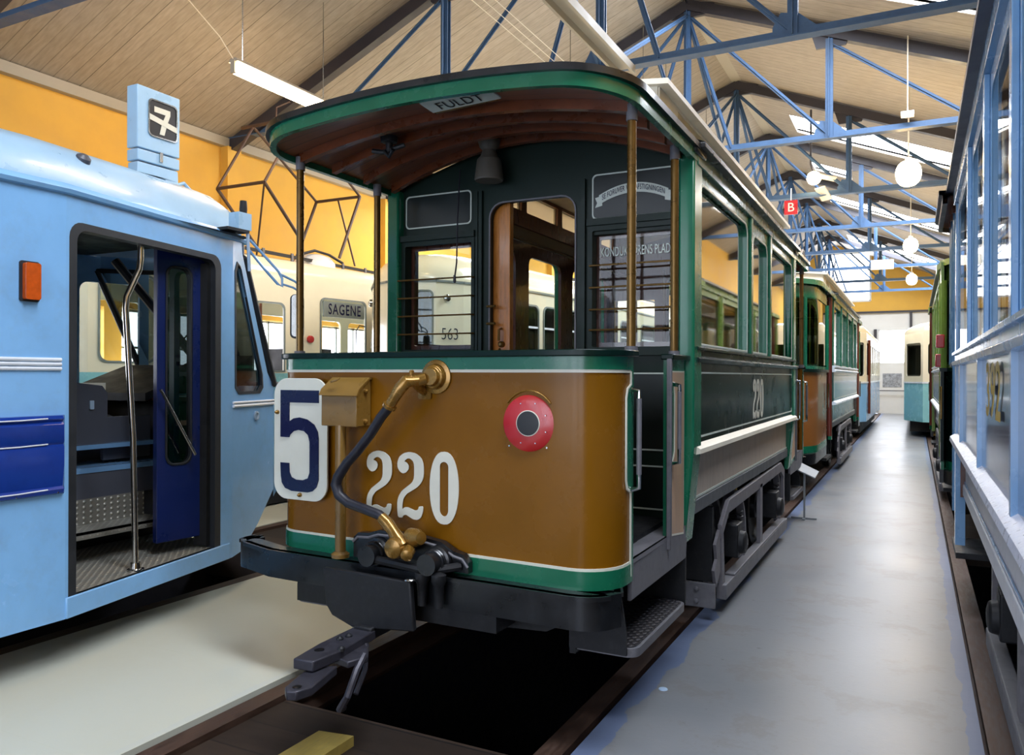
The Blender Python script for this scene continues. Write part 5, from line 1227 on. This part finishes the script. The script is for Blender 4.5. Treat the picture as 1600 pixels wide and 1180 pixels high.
def goldfish():
    xc = -5.35
    R = thing('tram', 'cream rounded-nose tram numbered 563 seen through the windows behind the brown fronted tram', 'tram', (xc, 12, 0))
    pl = [(-5.35, 7.36), (-5.05, 7.38), (-4.78, 7.5), (-4.60, 7.8), (-4.42, 8.4), (-4.30, 9.2), (-4.20, 10.4), (-4.15, 11.6), (-4.15, 24.0)]
    zt = 2.66
    lf = [(-5.35, 7.36), (-5.65, 7.52), (-5.92, 7.84), (-6.10, 8.1), (-6.28, 8.5)] + [(2*xc-x, y) for x, y in pl[5:]]
    def ring(z, a=1.0, b=0.0): return [(xc+(x-xc)*a, y+b, z) for x, y in pl]
    # upper cream walls per facet with windows
    wn = {1: [rr(.05, .27, 1.74, 2.56, .06)], 4: [rr(.22, .80, 1.70, 2.50, .09)], 5: [rr(.10, .56, 1.70, 2.50, .09), rr(.68, 1.12, 1.70, 2.50, .09)], 6: [rr(.12, .56, 1.70, 2.50, .09), rr(.70, 1.14, 1.70, 2.50, .09)], 7: [rr(.3+1.05*k, 1.15+1.05*k, 1.70, 2.48, .09) for k in range(11)], 3: [rr(.16, .36, 1.78, 2.42, .06)]}
    for side, P in ((1, pl), (-1, lf)):
        for i in range(len(P)-1):
            A, B = P[i], P[i+1]; hs = wn.get(i, []) 
            if side < 0 and i < 4: hs = []
            g = MB('cream')
            f, L = plate(g, A, B, 1.55, zt, hs, .03, side)
            for h in hs: seal(g, f, h, 'sealgrey', .02, .016, .006)
            g.use('blue'); plate(g, A, B, .40, 1.55, [], .03, side)
            g.use('sealgrey').poly2([[(0, zt-.012), (L, zt-.012), (L, zt+.012), (0, zt+.012)]], lambda u, v, w: f(u, v, w+.005), .02)
            o = g.build('wall_panel', R, sharp=60)
            for h in hs:
                pane(R, A, B, h, 'glassdark', -.015, 'window_pane', side)
                if side > 0 and i >= 4: g = MB('strip'); um = [p[0] for p in h]; g.poly2([[(min(um), 2.20), (max(um), 2.20), (max(um), 2.225), (min(um), 2.225)]], lambda u, v, w: f(u, v, w), .01); g.build('window_bar', o)
            if side > 0 and i == 2: g = MB('iron'); number(g, '563', f, L*.48, 2.06, .19, 'iron', .02, .8); g.use('chrome').lathe(f(L*.36, 2.47, .01), V(f(0, 0, 1))-V(f(0, 0, 0)), [(0, .04), (.03, .04), (.045, .02)], 16); g.build('nose_number', R)
            pass
            if side < 0 and i == 1: g = MB('iron'); number(g, '563', f, L*.5, 1.98, .19, 'iron', .02, .8, -1); g.use('chrome').lathe(f(L*.5, 2.46, .01), V(f(0, 0, 1))-V(f(0, 0, 0)), [(0, .045), (.03, .045), (.045, .02)], 16); g.build('nose_number', R)
    g = MB('cream')
    for P in (pl, lf):
        g.sheet([[(xc+(x-xc)*a, 11 + (y-11)*(1 if y > 11 else b), z) for x, y in P] for a, b, z in ((1, 1, zt), (1, 1, zt+.05), (.96, .985, zt+.16), (.86, .95, zt+.27), (.68, .88, zt+.36), (.4, .78, zt+.41), (0, .7, zt+.43))])
    g.build('roof', R, sharp=60)
    g = MB('iron'); g.box(xc-.5, xc+.5, 11.5, 18, zt+.43, zt+.5); g.build('roof_board', R)
    g = MB('greyint'); g.box(-6.2, -4.5, 10, 23.8, .8, .9); g.box(-6.3, -4.45, 8.3, 23.6, .12, .4)
    for k in range(9): g.box(-6.35, -4.6, 10.6+1.5*k, 10.66+1.5*k, .9, 1.75)
    g.build('floor_deck', R)
    g = MB('cream'); plate(g, (-6.55, 24.0), (-4.15, 24.0), .4, zt, [], .03); g.build('end_panel', R)
    g = MB('brass2')
    for k in range(4): g.tube([(-4.6, 10.8+1.6*k, .9), (-4.6, 10.8+1.6*k, 2.6)], .016, 8)
    g.build('grab_pole', R)
goldfish()

# ================================================================= OTHER OLD TRAMS
GREEN2 = dict(COL220); GREEN2.update(lower='whitegrey', waist='greygreen', cant='green2', frame='green', belt='strip', bead='strip', wline=None)
M['whitegrey'] = paint('grey reflecting panel', '#6e7470', .25, .1, 5, coat=.5)
M['greygreen'] = paint('grey green waist', '#2c4a44', .15, .1, 5, coat=.6)
BLUECOL = dict(lower='whitepanel', line='midblue', sole='whitepanel', bead='silverbead', waist='navyblue', lining=None, belt='midblue', frame='midblue', wline=None, cant='midblue',
               eave='navyeave', roof='canvas', clere='creamroof', bulk='midblue', bulkpanel='navyblue')
M['silverbead'] = paint('chipped silver moulding', '#c2c6d4', .3, .12, 30, dirt='#7d86a4', dirt_amt=.6)
M['navyeave'] = paint('navy eave', '#2b3248', .4, .1, 6)
M['gold'] = paint('gold numerals', '#c0a24a', .35, .1, 10)
M['redbrown'] = paint('red brown post', '#5c2418', .35, .15, 6)
M['brown2'] = paint('brown vestibule paint', '#8a5524', .3, .1, 3, coat=.3)
M['grassgreen'] = paint('olive green frame', '#6a8a34', .3, .15, 6, coat=.3)
def closed_platform(R, xc, hw, yb, f, dash='brown', frame='green', L=2.3, post='redbrown'):
    """vestibule with rounded windowed front; d=.9 is the doorway edge"""
    P = dash_path(xc, hw, yb, f, .9, L, L, .75); out = -f
    g = MB(dash); g.slab(P, .68, 1.66, -.03*out); g.use('green').slab(offset(P, .004*out), .60, .69, -.03*out); g.build('dash_panel', R, sharp=60)
    g = MB('dkgreen'); g.slab(offset(P, -.04*out), 1.66, 1.70, .07*out); g.build('dash_rail', R)
    g = MB(frame); g.slab(P, 2.62, 2.84, -.03*out); g.slab(P, 1.70, 1.76, -.03*out); g.build('window_header', R, sharp=60)
    n = len(P)
    for i in (0, 4, 8, 11, 14, 17, 20, n-1):
        if i < n: g = MB(frame); x, y = P[i]; g.tube([(x, y, 1.70), (x, y, 2.64)], .03, 8); g.build('window_post', R)
    g = MB('glassdark'); g.sheet([[(x, y, 1.74) for x, y in P], [(x, y, 2.64) for x, y in P]]); g.build('front_glazing', R)
    for s in (1, -1):
        g = MB(post); g.tube([(xc+s*hw, yb+f*.45, .7), (xc+s*hw, yb+f*.45, 2.8)], .035, 10); g.build('door_post', R)
        g = MB(frame); g.box(*sorted((xc+s*(hw-.05), xc+s*hw)), *sorted((yb, yb+f*.12)), .62, 2.84); g.build('corner_post', R)
        g = MB('iron'); g.box(*sorted((xc+s*(hw-.3), xc+s*(hw+.0))), *sorted((yb+f*.15, yb+f*.85)), .36, .40); g.box(*sorted((xc+s*(hw-.3), xc+s*(hw-.28))), *sorted((yb+f*.15, yb+f*.85)), .4, .7); g.build('step_board', R)
        g = MB('chrome'); g.tube([(xc+s*(hw+.03), yb+f*.95, 1.15), (xc+s*(hw+.03), yb+f*.95, 1.5)], .012, 8); g.build('grab_handle', R)
    rows = []
    rc = .8
    def half(d):
        if d <= L+.08-rc: return hw+.04
        e = (d-(L+.08-rc))/rc; return hw+.04-rc+rc*math.sqrt(max(0, 1-e*e))
    ds = [0, .5, 1.0] + [L+.08-rc+rc*math.sin(.5*PI*k/7) for k in range(8)]
    g = MB('canvas'); R0 = [[(xc+half(d)*(-1+2*k/14), yb+f*d, 2.84+.13*(1-abs(-1+2*k/14)**2)+.02) for k in range(15)] for d in ds]; g.sheet(R0)
    g.use(frame); rim = [(xc+half(d), yb+f*d) for d in ds] + [(xc-half(d), yb+f*d) for d in ds[::-1]]; g.slab(rim, 2.80, 2.865, .02*out); g.build('platform_roof', R, sharp=50)
    g = MB('black'); B = dash_path(xc, hw, yb, f, .9, L+.08, L+.08, .6); g.slab(B, .46, .60, -.04*out); g.build('bumper', R)

def tram_behind():
    xc, hw = -2.13, 1.0
    R = thing('tram', 'green tram with an orange-brown rounded dash, coupled in line right behind tram 220', 'tram', (xc, 15, 0))
    y0, y1 = 13.3, 18.9
    wins = [(y0+.1+1.37*k, y0+1.27+1.37*k) for k in range(4)]
    old_body(R, xc, hw, y0, y1, wins, GREEN2, glass='glass2')
    bulkhead(R, xc, hw, y0, -1, GREEN2); bulkhead(R, xc, hw, y1, 1, GREEN2)
    closed_platform(R, xc, hw-.02, y0, -1, 'brown2', 'green', 2.75); closed_platform(R, xc, hw-.02, y1, 1, 'brown2', 'green', 1.9)
    running_gear(R, xc, (15.2, 17.0))
    g = MB('greyiron')
    for a, b in (((-2.6, 13.0, 3.3), (-2.6, 14.2, 3.75)), ((-1.7, 13.0, 3.3), (-1.7, 14.2, 3.75)), ((-2.6, 14.2, 3.75), (-1.7, 14.2, 3.75)), ((-2.6, 15.6, 3.3), (-2.6, 14.2, 3.75)), ((-1.7, 15.6, 3.3), (-1.7, 14.2, 3.75))): g.tube([a, b], .018, 6)
    g.build('current_collector', R)
tram_behind()

def far_tram(name_label, xc, y0, y1, hw, low, up, roofm, rtag, zt=2.75):
    R = thing('tram', name_label, 'tram', (xc, (y0+y1)/2, 0))
    c = .45
    P = [(xc-hw+c, y0), (xc+hw-c, y0), (xc+hw, y0+1.0), (xc+hw, y1), (xc-hw, y1), (xc-hw, y0+1.0), (xc-hw+c, y0)]
    for i in range(6):
        A, B = P[i], P[i+1]; L = math.hypot(B[0]-A[0], B[1]-A[1])
        hs = []
        if i in (0,): hs = [rr(.12, L-.12, 1.65, 2.5, .1)]
        elif i in (1, 5): hs = [rr(.12, L-.12, 1.62, 2.5, .08)]
        elif i in (2, 4): k = int(L/1.15); hs = [rr(.15+j*L/k, L/k-.05+j*L/k, 1.65, 2.5, .06) for j in range(k)]
        g = MB(up); f, L = plate(g, A, B, 1.45, zt, hs); g.use(low); plate(g, A, B, .42, 1.45, []); g.use('strip').poly2([[(0, 1.43), (L, 1.43), (L, 1.47), (0, 1.47)]], lambda u, v, w: f(u, v, w+.005), .02)
        g.build('wall_panel', R)
        for h in hs: pane(R, A, B, h, 'glassdark')
    rows = [[(xc+(x-xc)*a, y0+(y-y0)*1.0 if a == 1 else (y0+y1)/2+(y-(y0+y1)/2)*(1-.06*(1-a)), z) for x, y in P] for a, z in ((1, zt), (1, zt+.05), (.93, zt+.17), (.75, zt+.28), (.4, zt+.35), (.0, zt+.37))]
    g = MB(roofm); g.sheet(rows); g.build('roof', R, sharp=60)
    g = MB('blackint'); g.box(xc-hw+.15, xc+hw-.15, y0+.9, y1-.3, .12, .42); g.box(xc-hw+.1, xc+hw-.1, y0+1.0, y1-.2, .8, .86); g.build('floor_deck', R)
    for y in (y0+2.2, y0+3.8, y1-2.2):
        for s in (-1, 1): g = MB('iron'); g.lathe((xc+s*.72, y, .348), (s, 0, 0), [(-.05, .35), (-.03, .33), (.05, .33), (.06, .1)], 20); g.build('wheel', R)
    return R
R3 = far_tram('pale blue and cream tram farthest along the track of the brown fronted tram', -2.13, 21.8, 31.5, 1.0, 'blue', 'cream', 'cream', 0)
g = MB('redbrown'); g.tube([(-1.11, 23.6, .6), (-1.11, 23.6, 2.6)], .04, 8); g.build('door_post', R3)
R4 = far_tram('pale turquoise tram with a cream top far down the right-hand track', .98, 23.2, 34, 1.24, 'cyan', 'cream', 'cream', 0)

def tram_right_near():
    xc, hw = 1.31, 1.05
    R = thing('tram', 'blue tram numbered 392 with navy panels and silver moulding filling the right edge', 'tram', (xc, 4, 0))
    y0, y1 = 1.2, 6.25
    wins = [(y0+.08, 2.62), (2.74, 3.62), (3.76, 4.72), (4.86, 6.1)]
    BC = dict(BLUECOL)
    old_body(R, xc, hw, y0, y1, [(1.3, 2.60), (2.70, 3.58), (3.70, 4.68), (4.80, 6.12)], BC, glass='glass', waist_ribs=[2.65, 4.0, 5.5], po=-.004, farglass='glassr')
    bulkhead(R, xc, hw, y0, -1, BC); bulkhead(R, xc, hw, y1, 1, BC)
    g = MB('gold'); vs, fs = text2d('392', .29, .014, 0, .72); g.add([(xc-hw-.006, 3.38 - x*2.0, 1.54 + y) for x, y, z in vs], fs); g.build('side_number', R)
    # platform at the far end
    P = dash_path(xc, hw-.03, y1, 1, .75, 1.25, 1.25, .3)
    g = MB('midblue'); g.slab(P, .66, 1.68, .03); g.build('dash_panel', R, sharp=50)
    g = MB('navyeave'); g.slab(offset(P, .04), 1.68, 1.71, -.08); g.build('dash_rail', R)
    for s in (-1, 1):
        for d in (.1, .55, .95, 1.2):
            g = MB('midblue'); g.tube([(xc+s*(hw-.02), y1+d, 1.7 if d > .7 else .6), (xc+s*(hw-.02), y1+d, 2.85)], .028, 8); g.build('platform_post', R)
        g = MB('iron'); g.box(*sorted((xc+s*(hw-.3), xc+s*(hw+.0))), y1+.1, y1+.72, .33, .37); g.box(*sorted((xc+s*(hw-.3), xc+s*(hw-.28))), y1+.1, y1+.72, .37, .7); g.build('step_board', R)
        g = MB('midblue'); g.box(*sorted((xc+s*(hw-.05), xc+s*(hw+.01))), y1-.04, y1+.06, .45, 2.86); g.build('corner_pillar', R)
        g = MB('navyblue'); g.box(*sorted((xc+s*(hw-.04), xc+s*(hw-.02))), y1+.08, y1+.10, .55, 1.7); g.build('door_edge', R)
    canopy(R, xc, hw+.08, y1, 1, 1.45, True, 'canvas', 'navyeave', 'navyeave')
    g = MB('iron'); g.slab(dash_path(xc, hw-.03, y1, 1, .75, 1.33, 1.33, .3), .48, .64, .04); g.build('bumper', R)
    running_gear(R, xc, (2.9, 4.7), 'truckgrey', .90)
    g = MB('truckgrey'); g.beam((xc-.92, 2.0, .70), (xc-.92, 5.8, .70), .02, .10)
    for k in range(12): g.lathe((xc-.93, 2.2+.3*k, .70), (-1, 0, 0), [(0, .02), (.012, .018), (.018, .008)], 8)
    g.build('riveted_frame', R)
tram_right_near()

def tram_right_far():
    xc, hw = 1.30, 1.0
    R = thing('tram', 'olive green tram with dark lower panels standing beyond the blue tram 392', 'tram', (xc, 13, 0))
    GC = dict(GREEN2); GC.update(frame='grassgreen', cant='grassgreen', waist='dkgreen', lower='whitepanel', eave='canvas')
    y0, y1 = 10.6, 16.2
    old_body(R, xc, hw, y0, y1, [(y0+.1+1.37*k, y0+1.27+1.37*k) for k in range(4)], GC, glass='glassdark', clere=False)
    bulkhead(R, xc, hw, y0, -1, GC); bulkhead(R, xc, hw, y1, 1, GC)
    closed_platform(R, xc, hw+.02, y0, -1, 'dkgreen', 'grassgreen', 1.35, 'grassgreen'); closed_platform(R, xc, hw+.02, y1, 1, 'dkgreen', 'grassgreen', 1.6, 'redbrown')
    running_gear(R, xc, (12.4, 14.4))
    for (y, z) in ((9.85, 1.78), (9.55, 1.98)):
        g = MB('red'); g.box(xc-hw-.10, xc-hw-.02, y-.06, y+.06, z-.07, z+.07); g.build('red_signal_lamp', R, bevel=.01)
tram_right_far()

# ================================================================= LOOSE THINGS
def loose():
    t = thing('info_stand', 'small grey metal stand with a tilted plate on the aisle beside tram 220', 'stand', (-1.10, 9.4, 0))
    g = MB('standgrey'); g.box(-1.24, -.97, 9.385, 9.415, .0, .02); g.box(-1.115, -1.085, 9.30, 9.5, 0, .015); g.build('foot', t)
    g = MB('standgrey'); g.box(-1.11, -1.09, 9.39, 9.41, .015, .52); g.build('upright', t)
    g = MB('standgrey'); g.prism([(-1.27, 9.28, .60), (-.98, 9.30, .47), (-.96, 9.50, .52), (-1.25, 9.48, .66)], (.003, 0, .012)); g.build('tilted_plate', t)
    g = MB('plank'); g.prism([(-2.36, 2.30, -.03), (-2.19, 2.30, -.03), (-2.19, 2.78, -.03), (-2.36, 2.75, -.03)], (0, 0, .045)); tag(g.build('board', loc=(-2.27, 2.55, -.03)), 'short tan board lying loose on the dark pit timbers at the bottom edge', 'board')
    for (x, y, z, l, w, a, lab) in ((-1.72, 10.5, .0, 1.3, .36, .12, 'pale plank on the track just beyond the far wheels of tram 220'), (-2.25, 11.1, 0, 1.2, .3, -.05, 'brown plank on the track between the two green trams')):
        g = MB('creamroof' if 'pale' in lab else 'plank'); c, s = math.cos(a), math.sin(a)
        q = [(x + (u*w/2)*c - (v*l/2)*s, y + (u*w/2)*s + (v*l/2)*c, z-.03) for u, v in ((-1, -1), (1, -1), (1, 1), (-1, 1))]
        g.prism(q, (0, 0, .08)); tag(g.build('plank', loc=(x, y, z-.03)), lab, 'plank')
    g = MB('greybox'); g.lathe((-1.14, 3.95, .0), (0, 0, 1), [(0, .024), (.004, .022), (.006, .01)], 14)
    tag(g.build('bottle_cap', loc=(-1.14, 3.95, 0)), 'small pale disc lying on the blue edge of the aisle floor', 'cap')
    t = thing('display_board', 'white display board with a grey photograph of a tram against the far wall', 'display board', (-.9, 38.2, 0))
    g = MB('wallwhite'); g.box(-1.4, -.35, 38.15, 38.2, 0, 2.05); g.build('board_panel', t)
    g = MB('photo'); g.box(-1.25, -.5, 38.14, 38.15, 1.15, 1.75); g.build('photograph', t)
    g = MB('steeldark'); g.tube([(-2.1, 38.0, 0), (-2.1, 38.0, 1.0), (-.2, 38.0, 1.0), (-.2, 38.0, 0)], .02, 8); tag(g.build('barrier_rail', loc=(-1.1, 38, 0)), 'thin metal barrier rail in front of the white display board', 'barrier')
loose()

EXPO = 1.4

# ================================================================= CAMERA AND COLOUR
def camera():
    cd = bpy.data.cameras.new('camera'); co = bpy.data.objects.new('camera', cd); C.objects.link(co)
    cd.sensor_width = 36; cd.sensor_fit = 'HORIZONTAL'; cd.lens = 1235/1600*36; cd.clip_start = .05; cd.clip_end = 200
    cd.shift_y = -3/1600
    yaw = math.radians(27); roll = math.radians(.2)
    fw = V(-math.sin(yaw), math.cos(yaw), 0); rt = V(math.cos(yaw), math.sin(yaw), 0); up = V(0, 0, 1)
    # camera rolled slightly counter-clockwise
    r2 = rt*math.cos(roll) + up*math.sin(roll); u2 = up*math.cos(roll) - rt*math.sin(roll)
    m = Matrix((r2, u2, -fw)).transposed().to_4x4(); m.translation = (0, 0, 1.6); co.matrix_world = m
    bpy.context.scene.camera = co
camera()
sc = bpy.context.scene
w = bpy.data.worlds.new('World'); sc.world = w; w.use_nodes = True
w.node_tree.nodes['Background'].inputs[0].default_value = (.75, .85, 1, 1); w.node_tree.nodes['Background'].inputs[1].default_value = .6
sc.view_settings.view_transform = 'Standard'; sc.view_settings.look = 'None'; sc.view_settings.gamma = 1; sc.view_settings.use_curve_mapping = False
sc.view_settings.exposure = EXPO
try:
    sc.cycles.max_bounces = 8; sc.cycles.transparent_max_bounces = 24; sc.cycles.sample_clamp_indirect = 6
except Exception: pass
